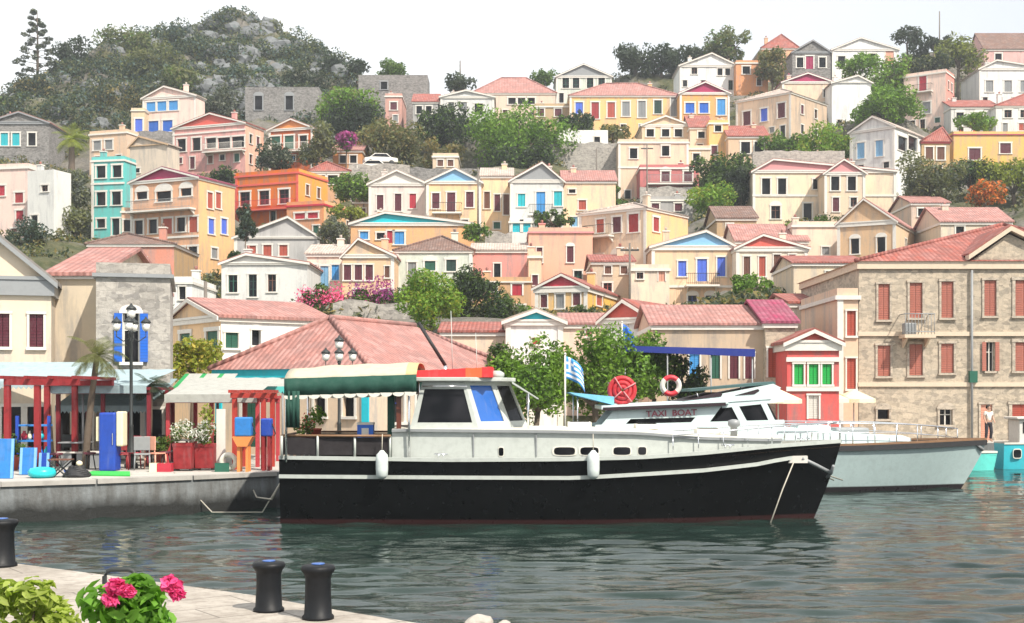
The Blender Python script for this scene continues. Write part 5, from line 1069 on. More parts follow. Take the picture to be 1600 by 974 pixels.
# ================================================================== QUAY FURNITURE
redp = paint('paint_red_wood', lin('#8C1F24'), .65, .8); blup = paint('paint_strong_blue', lin('#1B44A6'), .5, .5); ltb = paint('paint_light_blue', lin('#2A7AC4'), .5, .5)
awnb = paint('awning_pale_blue', (.33,.43,.46), .85, .5); awnw = paint('awning_white', (.38,.38,.35), .85, .5); orng = paint('paint_orange', lin('#E0501E'), .5, .3); iron = paint('cast_iron', (.025,.03,.03), .5, .3)
def pergola(label, posts, D, D2, ytop, xs, canopy=None, cz=None, mat=redp, th=.11, z0=1.0):
    X0 = PX(xs[0], D); t = thing('pergola', label, 'pergola', (X0, D, z0)); zt = PZ(ytop, D)-z0; L = PX(xs[1], D)-X0
    for px in posts:
        for y in (0, D2-D): mb = MB(); x = PX(px, D)-X0; mb.box(x-th/2, x+th/2, y, y+th, 0, zt-.003, mat); mb.build('post', t)
    mb = MB(); mb.box(0, L, -.02, th+.02, zt, zt+th*1.1, mat); mb.box(0, L, D2-D-.02, D2-D+th+.02, zt, zt+th*1.1, mat)
    n = max(3, int(L/.6))
    for i in range(n+1): x = (L-.08)*i/n; mb.box(x, x+.08, -.3, D2-D+.35, zt+th*1.1+.002, zt+th*1.1+.09, mat)
    mb.build('beams', t)
    if canopy:
        mb = MB(); m = 10
        for i in range(m):
            f = lambda u, v: (L*u, -.35+(D2-D+.7)*v, zt+.25+.55*v-.05*math.sin(v*math.pi*3)+.01*math.sin(u*30)); mb.mesh([f(i/m,0), f((i+1)/m,0), f((i+1)/m,.5), f(i/m,.5)], [(0,1,2,3)], canopy, True); mb.mesh([f(i/m,.5), f((i+1)/m,.5), f((i+1)/m,1), f(i/m,1)], [(0,1,2,3)], canopy, True)
        mb.box(0, L, -.37, -.35, zt+.02, zt+.26, canopy); o = mb.build('canopy', t)
    return t
pergola('red wooden pergola at the left edge of the quay with blue boards under it', (10, 57), 35.0, 38, 602, (6, 122), th=.15)
pergola('long dark red pergola beam with pale blue canopy in front of the stone house', (90, 160, 232), 38.5, 41.2, 616, (82, 234), awnb, mat=paint('paint_dark_red', lin('#7A1E2A'), .6, .3))
pergola('red-beamed pergola with white canopy right of the stone house', (262, 330, 402), 38.2, 41.5, 630, (262, 405), awnw, mat=paint('paint_rose_red', lin('#B03A42'), .6, .3))
pergola('small orange-red gate frame at the boat stern end of the quay', (366, 411), 37.0, 38.4, 622, (360, 418), th=.13, mat=paint('paint_brick_red', lin('#A83428'), .6, .5))
# sloping awnings on the houses
def slope_awning(label, x0, x1, y0, y1, D0, D1, mat, vm=None, stripe=None):
    t = thing('awning', label, 'awning', (PX(x0, D0), D0, PZ(y1, D0))); L = PX(x1, D0)-PX(x0, D0); rise = PZ(y0, D1)-PZ(y1, D0); n = 12; mb = MB()
    for i in range(n):
        m_ = stripe if (stripe and i % 4 == 0) else mat
        mb.mesh([(L*i/n,0,0), (L*(i+1)/n,0,0), (L*(i+1)/n,D1-D0,rise), (L*i/n,D1-D0,rise)], [(0,1,2,3)], m_, False)
    for i in range(n*2):
        a, b = L*i/n/2, L*(i+1)/n/2; mb.mesh([(a,-.01,0), (b,-.01,0), (b,-.01,-.16), ((a+b)/2,-.01,-.24), (a,-.01,-.16)], [(0,1,2,3,4)], vm or mat)
    o = mb.build('canvas', t); so = o.modifiers.new('s', 'SOLIDIFY'); so.thickness = .015
    for x in (.1, L-.1): mb = MB(); mb.tube([(x,.05,-.1), (x,.05,1.0-PZ(y1,D0))], .035, C('grey'), 6); mb.build('pole', t)
    return t
slope_awning('wide pale blue awning under the cream gabled house', -60, 134, 566, 596, 38.5, 41, awnb)
slope_awning('pale grey-blue awning along the foot of the blue-shuttered stone house', 86, 232, 592, 634, 39.2, 42.6, paint('awning_grey_blue', (.24,.32,.34), .85, .5))
slope_awning('white awning with green stripes right of the stone house', 258, 345, 584, 618, 40.5, 43, awnw, stripe=paint('awning_green', lin('#1D8A4A'), .8, .2))
slope_awning('white awning with turquoise edge against the pyramid-roofed building', 334, 446, 592, 604, 42.0, 43.5, awnw, vm=paint('awning_cyan', lin('#5CC8C4'), .8, .2))
# dark kiosk interior under the awnings: counter & shelves
def rounded(mb, x0, x1, y0, y1, z0, z1, mat): mb.box(x0, x1, y0, y1, z0, z1, mat)
# blue and cream cylinders / fridges
t = thing('drinks_fridge', 'tall blue and cream fridge standing on the quay behind the green mat', 'fridge', (PX(154,36.2), 36.2, 1.0)); w = PX(180,36.2)-PX(154,36.2); h = PZ(645,36.2)-1
mb = MB(); mb.box(0, w, 0, .55, 0, h, blup); bevel(mb.build('cabinet', t), .05); mb = MB(); mb.box(w+.003, w+.2, .05, .5, .7, h+.03, C('cream')); bevel(mb.build('side_panel', t), .04)
mb = MB(); mb.box(-.1, -.003, .1, .45, .85, h-.12, C('cream')); mb.build('light_panel', t); mb = MB(); mb.box(w*.84, w*.88, -.04, -.003, h*.45, h*.65, chrome); mb.build('handle', t)
def chairobj(name, label, X, Y, rz, mat, group=None, s=1.0, cat='chair'):
    t = thing(name, label, cat, (X, Y, 1.0), rz, group)
    for sx in (-.2, .2):
        for sy in (-.2, .2): mb = MB(); mb.tube([(sx*s*1.1, sy*s*1.1, 0), (sx*s, sy*s, .43*s)], .022*s, mat, 6); mb.build('leg', t)
    mb = MB(); mb.box(-.23*s,.23*s,-.23*s,.23*s,.431*s,.47*s,mat); bevel(mb.build('seat', t), .015)
    mb = MB(); mb.box(-.23*s,.23*s,.2*s,.235*s,.55*s,.95*s,mat); 
    for sx in (-.21, .19): mb.box(sx*s, (sx+.03)*s, .2*s, .235*s, .47*s, .549*s, mat)
    bevel(mb.build('backrest', t), .012); return t
def square_table(label, X, Y, mat, group=None, cloth=None):
    t = thing('cafe_table', label, 'table', (X, Y, 1.0), 0, group); mb = MB(); mb.box(-.4,.4,-.4,.4,.72,.76,mat); bevel(mb.build('tabletop', t), .01)
    mb = MB(); mb.tube([(0,0,.04),(0,0,.719)], .04, iron, 8); mb.build('pedestal', t); mb = MB(); mb.lathe((0,0,0), [(.25,0),(.25,.02),(.06,.04)], iron, 14); mb.build('foot', t)
    return t
chairobj('chair', 'red chair just right of the blue and cream fridge', PX(187,36.8), 36.8, .4, redp)
chairobj('chair', 'second red chair, half behind the first and nearer the planters', PX(203,37.6), 37.6, -.5, paint('paint_pinkish_red', lin('#A8434E'), .6, .3))
chairobj('chair', 'pale metal chair between the red chairs and the red planters', PX(222,36.9), 36.9, .3, C('grey'))
chairobj('chair', 'peach coloured chair beside the pale metal chair', PX(243,37.4), 37.4, 2.6, C('peach'))
square_table('small pale cafe table behind the red chairs under the awning', PX(235,38.6), 38.6, C('grey'))
for i, (px, D, lab) in enumerate(((105,38.8,'dark cafe chair deep under the awning beside the red pergola post'),(128,39.6,'dark cafe chair under the awning left of the slanting palm'),(265,39.0,'dark cafe chair behind the left red planter'),(318,39.6,'dark cafe chair behind the right red planter'))):
    chairobj('cafe_chair', lab, PX(px,D), D, i*1.3, iron, 'dark cafe chairs under the awnings')
for i, (px, D, lab) in enumerate(((118,38.2,'grey cafe table deep under the left awning'),(292,40.0,'white cafe table behind the red planters'))): square_table(lab, PX(px,D), D, (C('grey'), C('white'))[i])
# counter at the left shop
t = thing('counter', 'long low grey counter in the shade under the awnings', 'counter', (PX(92,38), 38, 1.0)); mb = MB(); mb.box(0, 1.6, 0, .5, 0, .42, C('grey')); mb.build('base', t); mb = MB(); mb.box(-.05, 1.65, -.05, .55, .421, .47, C('white')); bevel(mb.build('worktop', t), .01)
# red planters
def planter(label, x0, x1, D, y0, flower):
    X0, X1 = PX(x0, D), PX(x1, D); h = PZ(y0, D)-1; t = thing('planter', label, 'planter', ((X0+X1)/2, D, 1.0), 0, 'red planters on the quay'); w = (X1-X0)/2
    mb = MB(); vs = [(-w*.92,-w*.8,.06),(w*.92,-w*.8,.06),(w*.92,w*.8,.06),(-w*.92,w*.8,.06),(-w,-w*.9,h),(w,-w*.9,h),(w,w*.9,h),(-w,w*.9,h)]
    mb.mesh(vs, [(0,3,2,1),(4,5,6,7),(0,1,5,4),(1,2,6,5),(2,3,7,6),(3,0,4,7)], redp); bevel(mb.build('box', t), .02)
    for sx in (-1, 1): mb = MB(); mb.box(sx*w*.8-.04, sx*w*.8+.04, -w*.7, w*.7, 0, .059, iron); mb.build('foot', t)
    mb = MB(); mb.box(-w*1.02, w*1.02, -w*.93, -w*.91, h-.1, h-.003, redp); mb.build('rim', t)
    cs = [(random.uniform(-w,w)*.8, random.uniform(-.3,.3), h+random.uniform(.1,.5)) for _ in range(10)]; quads_object('foliage', leaves(cs, [.2]*10, 450, .05), [LM('mid')], t)
    if flower: quads_object('flowers', leaves([(c[0],c[1]-.1,c[2]+.06) for c in cs], [.17]*10, 380, .045), [flower], t)
planter('left red planter full of white flowers', 273, 303, 36.4, 692, whitef)
planter('right red planter with a tall yellow-green shrub growing out of it', 306, 337, 36.7, 693, whitef)
# yellow-green tall shrub in the right planter
# blue boards and clutter at the left
def leanboard(name, label, x0, x1, y0, y1, D, mat, cat, tilt=.12):
    X0, X1 = PX(x0, D), PX(x1, D); h = PZ(y0, D)-PZ(y1, D); z = PZ(y1, D); t = thing(name, label, cat, (X0, D, max(1.0, z)))
    mb = MB(); mb.prism([(0,0,0), (X1-X0,0,0), (X1-X0,tilt*h,h), (0,tilt*h,h)], (0,.05,0), mat); bevel(mb.build('board', t), .01)
    mb = MB(); 
    for u in (.0, X1-X0-.07): mb.prism([(u,-.012,.01), (u+.07,-.012,.01), (u+.07,tilt*h-.012,h), (u,tilt*h-.012,h)], (0,.01,0), C('sky'))
    mb.build('edge_trim', t); mb = MB(); mb.tube([((X1-X0)/2,tilt*h+.05,h*.9), ((X1-X0)/2,.7+tilt*h,0)], .02, iron, 6); mb.build('prop', t); return t
leanboard('sign_board', 'tall sky blue board leaning at the very left edge of the quay', -22, 20, 686, 748, 33.0, ltb, 'board', .1)
leanboard('sign_board', 'smaller blue board with darker right edge standing behind the red post', 30, 56, 700, 742, 34.4, ltb, 'board')
leanboard('sign_board', 'dark blue board beside the second red pergola post', 60, 76, 708, 740, 34.8, blup, 'board')
t = thing('shop_stand', 'blue-framed souvenir stand with dark goods under the red pergola', 'stand', (PX(24,37), 37, 1.0)); w = PX(78,37)-PX(24,37)
for x in (0, w-.08): mb = MB(); mb.box(x, x+.08, 0, .08, 0, 1.55, blup); mb.build('upright', t)
for z in (.35, .8, 1.25): mb = MB(); mb.box(.085, w-.085, 0, .45, z, z+.05, ltb); mb.build('shelf', t)
for i in range(9):
    mb = MB(); x = .12+(i % 5)*(w-.35)/4; z = (.402, .852)[i // 5]; r = .06+.02*(i % 3); mb.lathe((x+.06, .2, z), [(r*.6,0),(r,.08),(r*.9,.16),(r*.4,.22),(r*.5,.26)], [C('turq'),C('crimson'),C('cream'),C('blue')][i % 4], 10)
    tag(mb.build('jar', None, t.location), ('turquoise','crimson','cream','blue','turquoise','crimson','cream','blue','turquoise')[i]+' jar '+('at the left end of the lower shelf','second from left on the lower shelf','in the middle of the lower shelf','second from right on the lower shelf','at the right end of the lower shelf','at the left end of the middle shelf','second on the middle shelf','third on the middle shelf','fourth on the middle shelf')[i], 'jar', 'jars on the blue souvenir stand')
mb = MB(); mb.lathe((PX(66,33.4),33.4,1.0), [(.24,0),(.34,.06),(.36,.16),(.3,.25),(.12,.28)], paint('turquoise_plastic', lin('#25C6CE'), .35, .2), 20); tag(mb.build('pouffe'), 'round turquoise cushion stool at the quay edge', 'stool')
t = thing('folding_stool', 'dark folding stool with brown cloth beside the turquoise cushion', 'stool', (PX(95,33.6), 33.6, 1.0))
for s_ in (-1, 1):
    mb = MB(); mb.tube([(-.25,s_*.18,0),(.25,s_*.18,.45)], .02, iron, 6); mb.tube([(.25,s_*.2,0),(-.25,s_*.2,.45)], .02, iron, 6); mb.build('leg', t)
mb = MB(); mb.box(-.28,.28,-.2,.2,.451,.48,C('brown')); mb.build('seat', t)
t = thing('coiled_net', 'heap of black fishing net on the quay edge left of the green mat', 'net', (PX(120,33.6), 33.6, 1.0))
mb = MB(); 
for k in range(6): mb.tube([(.3*(1-.1*k)*math.cos(a)+.03*math.sin(a*5+k), .24*(1-.1*k)*math.sin(a), .05+.04*k+.02*math.sin(a*3+k)) for a in np.linspace(0, 6.28, 24)], .05, rubber, 6)
mb.build('net', t); mb = MB(); mb.lathe((.1,-.1,.3), [(.02,0),(.08,.04),(.08,.1),(.02,.14)], C('cream'), 12); mb.build('float', t)
mb = MB(); gm = paint('mat_green', lin('#35B44A'), .8, .35)
mb.prism([(PX(140,34.8)+0,34.2,1.006), (PX(212,34.4),33.9,1.006), (PX(208,35.8),35.5,1.006), (PX(150,36),35.7,1.006)], (0,0,.035), gm); tag(mb.build('floor_mat'), 'bright green mat lying on the pale quay', 'mat')
# orange stand with blue tanks (two)
def tank(label, px, D, y0, y1, base, blue, w=.46):
    X = PX(px, D); z0, z1 = PZ(y1, D)-1, PZ(y0, D)-1; t = thing('fuel_pump', label, 'fuel pump', (X, D, 1.0), 0, 'blue pumps by the small red gate')
    mb = MB(); mb.box(-w/2, w/2, -.18, .18, z0, z1, blue); bevel(mb.build('tank', t), .04)
    if base:
        mb = MB(); mb.prism([(-w*.62,-.25,z0-.002), (w*.62,-.25,z0-.002), (w*.3,-.25,z0-.28), (-w*.3,-.25,z0-.28)], (0,.5,0), orng); mb.build('tray', t)
    for sx in (-1, 1):
        for sy in (-.16, .12): mb = MB(); mb.box(sx*w*.26-.04, sx*w*.26+.04, sy, sy+.07, 0, z0-(.283 if base else .002), orng if base else redp); mb.build('leg', t)
    mb = MB(); mb.tube([(w/2,0,z1*.9), (w/2+.1,0,z1*.7), (w/2+.06,-.05,z0+.02)], .018, rubber, 6); mb.build('hose', t)
tank('bright blue tank on a flared orange stand inside the small red gate', 381, 36.0, 652, 682, True, ltb)
tank('darker blue tank on plain red legs, nearest the boat stern', 417, 36.6, 654, 682, False, blup, .3)
t = thing('menu_board', 'narrow white notice panel left of the small red gate', 'panel', (PX(338,36.8), 36.8, 1.0)); mb = MB(); mb.box(0,.26,0,.04,.15,1.75,C('white')); mb.build('panel', t)
for x in (.0,.22): mb = MB(); mb.box(x,x+.04,.0,.04,0,.149,C('grey')); mb.build('leg', t)
t = thing('tyre', 'pale painted ring leaning against the quay furniture near the small red gate', 'ring', (PX(357,36.2), 36.2, 1.27)); mb = MB(); mb.torus((0,0,0), .2, .07, [offw]); mb.build('ring', t)
for i, (px, D, lab) in enumerate(((88,36.6,'dark red stool under the long dark pergola beam'),(140,37.0,'dark red stool left of the slanting palm trunk'),(258,37.6,'dark red stool left of the red planters'))):
    t = thing('stool', lab, 'stool', (PX(px,D), D, 1.0), 0, 'dark red stools'); mb = MB(); mb.lathe((0,0,0), [(.17,.44),(.18,.46),(.18,.49),(.16,.5)], C('maroon'), 16); mb.build('seat', t)
    for k in range(3): a = k*2.1; mb = MB(); mb.tube([(.17*math.cos(a),.17*math.sin(a),0), (.1*math.cos(a),.1*math.sin(a),.44)], .018, iron, 6); mb.build('leg', t)
for i, (px, D, R_, lab) in enumerate(((20,36.6,.5,'leafy vine over the top beam of the left red pergola'),(250,38.0,.34,'small leafy plant in the shade left of the red planters'),(328,38.8,.42,'leafy plant behind the right red planter, beside the white panel'))):
    potplant('potted_plant', lab, PX(px,D), D, 1.0 if i else 1.0, .45, R_ if i else .42, 'mid', None, 'rust', None, 420)
mb = MB(); mb.lathe((0,0,0), [(.14,-.02),(.2,.1),(.21,.13)], C('blue'), 16); tag(mb.build('basin', None, (PX(112,34.3), 34.3, 1.02)), 'small blue basin on the quay beside the black net', 'basin')
for k, (px, col, lab) in enumerate(((258,'crimson','red crate on the quay left of the left planter'),(246,'cream','cream crate next to the red crate'),(347,'green','green crate between the white panel and the ring'))):
    t = thing('crate', lab, 'crate', (PX(px,36.0), 36.0, 1.0), .1*k, 'plastic crates on the quay'); mb = MB()
    mb.box(-.2,.2,-.14,.14,0,.03,C(col)); mb.box(-.2,.2,-.14,-.12,.031,.24,C(col)); mb.box(-.2,.2,.12,.14,.031,.24,C(col)); mb.box(-.2,-.18,-.119,.119,.031,.24,C(col)); mb.box(.18,.2,-.119,.119,.031,.24,C(col)); mb.build('tub', t)
# street lamps
def lamp(label, px, D, ytop, base=1.0, arms=2, group='cast iron street lamps'):
    X = PX(px, D); zt = PZ(ytop, D)-base; t = thing('street_lamp', label, 'street lamp', (X, D, base), 0, group)
    mb = MB(); mb.lathe((0,0,0), [(.2,0),(.2,.12),(.13,.18),(.12,.6),(.08,.7),(.06,1.2),(.075,1.25),(.05,1.3),(.045,zt-.9),(.07,zt-.85),(.04,zt-.8),(.035,zt-.45)], iron, 14); mb.build('pole', t)
    gl = paint('lamp_glass', (.75,.75,.7), .25, .15)
    for k in range(4):
        a = k*math.pi/2+.12; dx, dy = math.cos(a), math.sin(a)
        mb = MB(); mb.tube([(0,0,zt-1.0), (dx*.22,dy*.22,zt-1.12), (dx*.42,dy*.42,zt-.98), (dx*.42,dy*.42,zt-.82)], .018, iron, 6); mb.build('arm', t)
        L_ = MB(); c = (dx*.42, dy*.42, zt-.82); L_.lathe(c, [(.05,0),(.11,.06),(.13,.24)], gl, 8); q_ = L_.build('lantern', t); m2 = MB(); m2.lathe(c, [(.16,.241),(.13,.3),(.05,.36),(.02,.42)], iron, 8); m2.build('lantern_cap', q_)
    L_ = MB(); c = (0,0,zt-.45); L_.lathe(c, [(.05,0),(.12,.06),(.14,.26)], gl, 8); q_ = L_.build('lantern', t); m2 = MB(); m2.lathe(c, [(.17,.261),(.13,.33),(.05,.39),(.02,.45)], iron, 8); m2.build('lantern_cap', q_)
    return t
lamp('tall cast iron street lamp in front of the blue shutters', 205, 37.6, 474)
lamp('cast iron street lamp rising in front of the pink pyramid roof', 530, 40.5, 524)
# utility poles and masts
def pole(label, px, D, y0, y1=None, r=.09, gz=None, cat='pole', arms=True, mat=None):
    X = PX(px, D); g = tz(X, D) if gz is None else gz; h = PZ(y0, D)-g; t = thing('utility_pole', label, cat, (X, D, g)); mb = MB(); mb.tube([(0,0,-.3),(0,0,h)], [r*1.2, r*.8], mat or paint('pole_wood', (.16,.14,.12), .9, .4), 8); mb.build('shaft', t)
    if arms: mb = MB(); mb.box(-.7,.7,-.05,.05,h-.6,h-.48,iron); [mb.lathe((x,0,h-.48), [(.03,0),(.05,.08),(.02,.14)], C('white'), 8) for x in (-.6,-.2,.2,.6)]; mb.build('crossarm', t)
    return t
pole('wooden utility pole beside the rose red wing on the slope', 1011, 146, 225)
pole('thin pale pole standing in front of the iron-balcony yellow house', 747, 128, 262, arms=False)
pole('wooden pole with crossarm beside the terrace with the orange door', 984, 97, 380)
pole('dark pole beside the bright tree below the pink house', 709, 84, 430, arms=False)
pole('dark wooden pole right of the blue-shuttered stone house', 321, 62, 440, r=.1, arms=False)
pole('slender lattice aerial mast on the crest at upper right', 1468, 215, 18, r=.12, cat='mast', arms=False)
pole('short mast on the skyline left of the pink hip roof', 719, 200, 95, r=.12, cat='mast', arms=False)
pole('thin pale mast beside the big green tree above the yellow cottage', 932, 150, 232, arms=False)
# parked cars by the olive tree
def car(label, px, py, D, rz, mat):
    X = PX(px, D); z = max(tz(X, D), PZ(py, D)-.6); t = thing('parked_car', label, 'car', (X, D, z), rz, 'white cars parked on the slope')
    mb = MB(); prof = [(-2.0,.35),(-2.0,.8),(-1.3,.95),(-.75,1.4),(.7,1.42),(1.25,.98),(2.0,.9),(2.05,.4)]; mb.prism([(x,-.82,z_) for x, z_ in prof], (0,1.64,0), mat); bevel(mb.build('body', t), .08)
    for s_ in (-1, 1): mb = MB(); mb.prism([(x, s_*.825, z_) for x, z_ in ((-1.15,.98),(-.68,1.33),(.62,1.35),(1.08,1.0))], (0,s_*.01,0), glass()); mb.build('side_window', t)
    for x in (-1.25, 1.25):
        for s_ in (-.85, .68): mb = MB(); mb.lathe((x,s_,.32), [(.2,0),(.32,.02),(.32,.15),(.2,.17)], rubber, 16, 'y'); mb.build('wheel', t)
pass
car('upper of the two white parked cars below the olive tree', 594, 252, 153, .25, C('white')); car('lower of the two white parked cars, nearer the gabled house', 584, 263, 149, .1, C('white'))
# mooring lines to the quay
mb = MB(); mb.tube([(PX(443,32.5), 32.6, 1.1), (PX(425,33.2), 33.2, .45), (PX(400,35), 35.1, .35), (PX(385,36.2), 35.9, 1.04)], .022, ropem, 6); tag(mb.build('mooring_rope'), 'pale mooring rope sagging from the black boat stern to the quay', 'rope', 'stern ropes')
mb = MB(); mb.tube([(PX(443,33.6), 33.6, 1.0), (PX(410,33.6), 33.6, .08), (PX(330,33.8), 33.9, .05), (PX(275,35.4), 35.2, 1.03)], .018, ropem, 6); tag(mb.build('mooring_rope'), 'long thin rope dipping to the water between the stern and the quay', 'rope', 'stern ropes')
mb = MB(); mb.lathe((PX(222,33.4),34.15,.42), [(.1,-.1),(.27,-.09),(.3,0),(.27,.09),(.1,.1)], rubber, 20, 'y'); tag(mb.build('tyre_fender'), 'black tyre hung on the quay wall', 'tyre')
# ================================================================== NEAR QUAY
def bollard(label, px, py, D, h, rw, grp='black mooring bollards on the near quay'):
    X = PX(px, D); t = thing('bollard', label, 'bollard', (X, D, 1.0), random.uniform(0, 3), grp); bm_ = paint('bollard_iron', (.006,.007,.009), .5, .5, 0, 9); bm_.node_tree.nodes['Principled BSDF'].inputs['Specular IOR Level'].default_value = .3
    mb = MB(); mb.lathe((0,0,0), [(rw*1.15,0),(rw*1.15,h*.05),(rw,h*.09),(rw*.93,h*.45),(rw*.92,h*.74),(rw*1.0,h*.82),(rw*1.18,h*.88),(rw*1.24,h*.93),(rw*1.15,h*.98),(rw*.8,h*1.0),(.01,h*1.01)], bm_, 28); mb.build('post', t)
    mb = MB(); mb.lathe((0,0,h*1.008), [(rw*.5,0),(rw*.48,.008),(.01,.012)], paint('bollard_blue', (.05,.12,.35), .35, .4), 20); mb.build('cap', t)  # blue paint disc carries the bluish glint of the top in its colour
bollard('left of the pair of black mooring bollards on the near quay', 420, 955, 12.95, .5, .135)
bollard('right of the pair of black mooring bollards, closer to the camera', 497, 967, 12.5, .53, .135)
bollard('black bollard cut by the left edge of the picture', 2, 878, 16.3, .6, .17)
t = thing('mooring_hoop', 'low black metal hoop rising behind the pink flowers', 'hoop', (PX(188,12.6), 12.6, 1.0)); zt = PZ(890,12.6)-1; w = .155
mb = MB(); mb.tube([(-w,0,0),(-w,0,zt-.07),(-w+.03,0,zt-.015),(-w+.07,0,zt),(w-.07,0,zt),(w-.03,0,zt-.015),(w,0,zt-.07),(w,0,0)], .024, iron, 10); mb.build('bar', t)
mb = MB(); mb.box(-w-.07,-w+.07,-.07,.07,0,.012,iron); mb.box(w-.07,w+.07,-.07,.07,0,.012,iron); mb.build('base_plate', t)
for i, (px, py, r) in enumerate(((752,968,.15),(785,966,.125))):
    D = (11.3, 11.22)[i]; X = PX(px, D)
    bm = bmesh.new(); bmesh.ops.create_icosphere(bm, subdivisions=3, radius=r)
    from mathutils import noise as mn
    for v in bm.verts: v.co *= 1+.35*mn.noise(v.co*9+Vector((i*7,0,0))); v.co.z *= .9
    me = bpy.data.meshes.new('stone'); bm.to_mesh(me); bm.free(); me.materials.append(paint('pale_stone', (.38,.35,.31), .9, .7, 0, 9)); o = bpy.data.objects.new('stone', me); COL.objects.link(o); o.location = (X, D, 1.0+r*.75)
    tag(o, ('larger pale stone on the near quay edge at the bottom centre', 'smaller pale stone just right of the larger one at the bottom')[i], 'stone', 'stones on the near quay edge')
# foreground plants: real leaves on stems
def leaf_blades(root, name, cs, rs, n, ls, mats, pick=None, fold=.25, up=.5):
    cs = np.array(cs); rs = np.array(rs); k = len(cs); idx = np.random.choice(k, n, p=rs**2/(rs**2).sum()); V = []
    d = np.random.normal(size=(n,3)); d /= np.linalg.norm(d,axis=1)[:,None]; pos = cs[idx]+d*(rs[idx]*np.random.uniform(.3,1,n)**.5)[:,None]
    fs = []; vs = []
    for i in range(n):
        nr = Vector(d[i])*.8+Vector((random.gauss(0,.5),random.gauss(0,.5),up+random.gauss(0,.4))); nr.normalize(); a = nr.cross(Vector((random.gauss(0,1),random.gauss(0,1),random.gauss(0,1)))).normalized(); b = nr.cross(a); s = ls*random.uniform(.55,1.2); p = Vector(pos[i])
        q = [p-a*s, p-a*s*.35+b*s*.42+nr*s*fold, p+a*s*.35+b*s*.38+nr*s*fold, p+a*s*1.0, p+a*s*.35-b*s*.38+nr*s*fold, p-a*s*.35-b*s*.42+nr*s*fold]
        j = len(vs); vs += q; fs += [(j,j+1,j+2,j+3),(j,j+3,j+4,j+5)]
    me = bpy.data.meshes.new(name); me.from_pydata([tuple(v) for v in vs], [], fs)
    for m in mats: me.materials.append(m)
    me.polygons.foreach_set('use_smooth', [True]*len(me.polygons)); o = bpy.data.objects.new(name, me); COL.objects.link(o); o.parent = root; return o
def shrub(name, label, x0, x1, y0, D, mats, n, ls, cat, flower=None, fl=(), potmat='rust'):
    cx = PX((x0+x1)/2, D); rx = (x1-x0)/2*D/FP; H_ = PZ(y0, D)-1; t = thing(name, label, cat, (cx, D, 1.0))
    mb = MB(); mb.lathe((0,0,0), [(.19,0),(.26,.4),(.29,.41),(.29,.46),(.25,.46),(.24,.42)], C(potmat), 22); mb.build('pot', t)
    cs = []; rs = []; mb = MB()
    for i in range(26):
        a = random.uniform(0,6.28); q_ = random.uniform(0,1)**.6; c = (rx*.85*q_*math.cos(a), rx*.7*q_*math.sin(a), .46+(H_-.46)*random.uniform(.3,.93)*(1-.25*q_*q_)); cs.append(c); rs.append(rx*random.uniform(.22,.36)); 
        if i < 16: mb.tube([(c[0]*.1,c[1]*.1,.42), (c[0]*.5,c[1]*.5,.46+(c[2]-.46)*.6), c], [.012,.009,.005], BARK(), 5)
    mb.build('stems', t); leaf_blades(t, 'foliage', cs, rs, n, ls, mats)
    for px, py, r in fl:
        Df = D-rx*.55; c = (PX(px,Df)-cx, Df-D, PZ(py,Df)-1); leaf_blades(t, 'blossom', [c, (c[0]+r*.5,c[1],c[2]-r*.4), (c[0]-r*.5,c[1],c[2]-r*.2)], [r,r*.8,r*.7], 95, ls*.55, [flower], up=.3)
    return t
shrub('green_shrub', 'round yellow-green potted shrub at the lower left corner', -55, 122, 885, 6.0, [leafmat('leaf_fore', (.22,.30,.045), (.42,.5,.12), .45)], 2600, .036, 'shrub')
shrub('flowering_plant', 'bright green potted plant with two pink blossom clusters', 88, 296, 885, 5.6, [leafmat('leaf_fore2', (.09,.22,.03), (.2,.42,.06), .45)], 1500, .05, 'flowering plant', leafmat('petal_hot', (.8,.03,.22), (.95,.16,.42), .4), [(182,915,.03),(172,936,.024),(268,912,.032),(276,926,.02),(200,924,.015)])
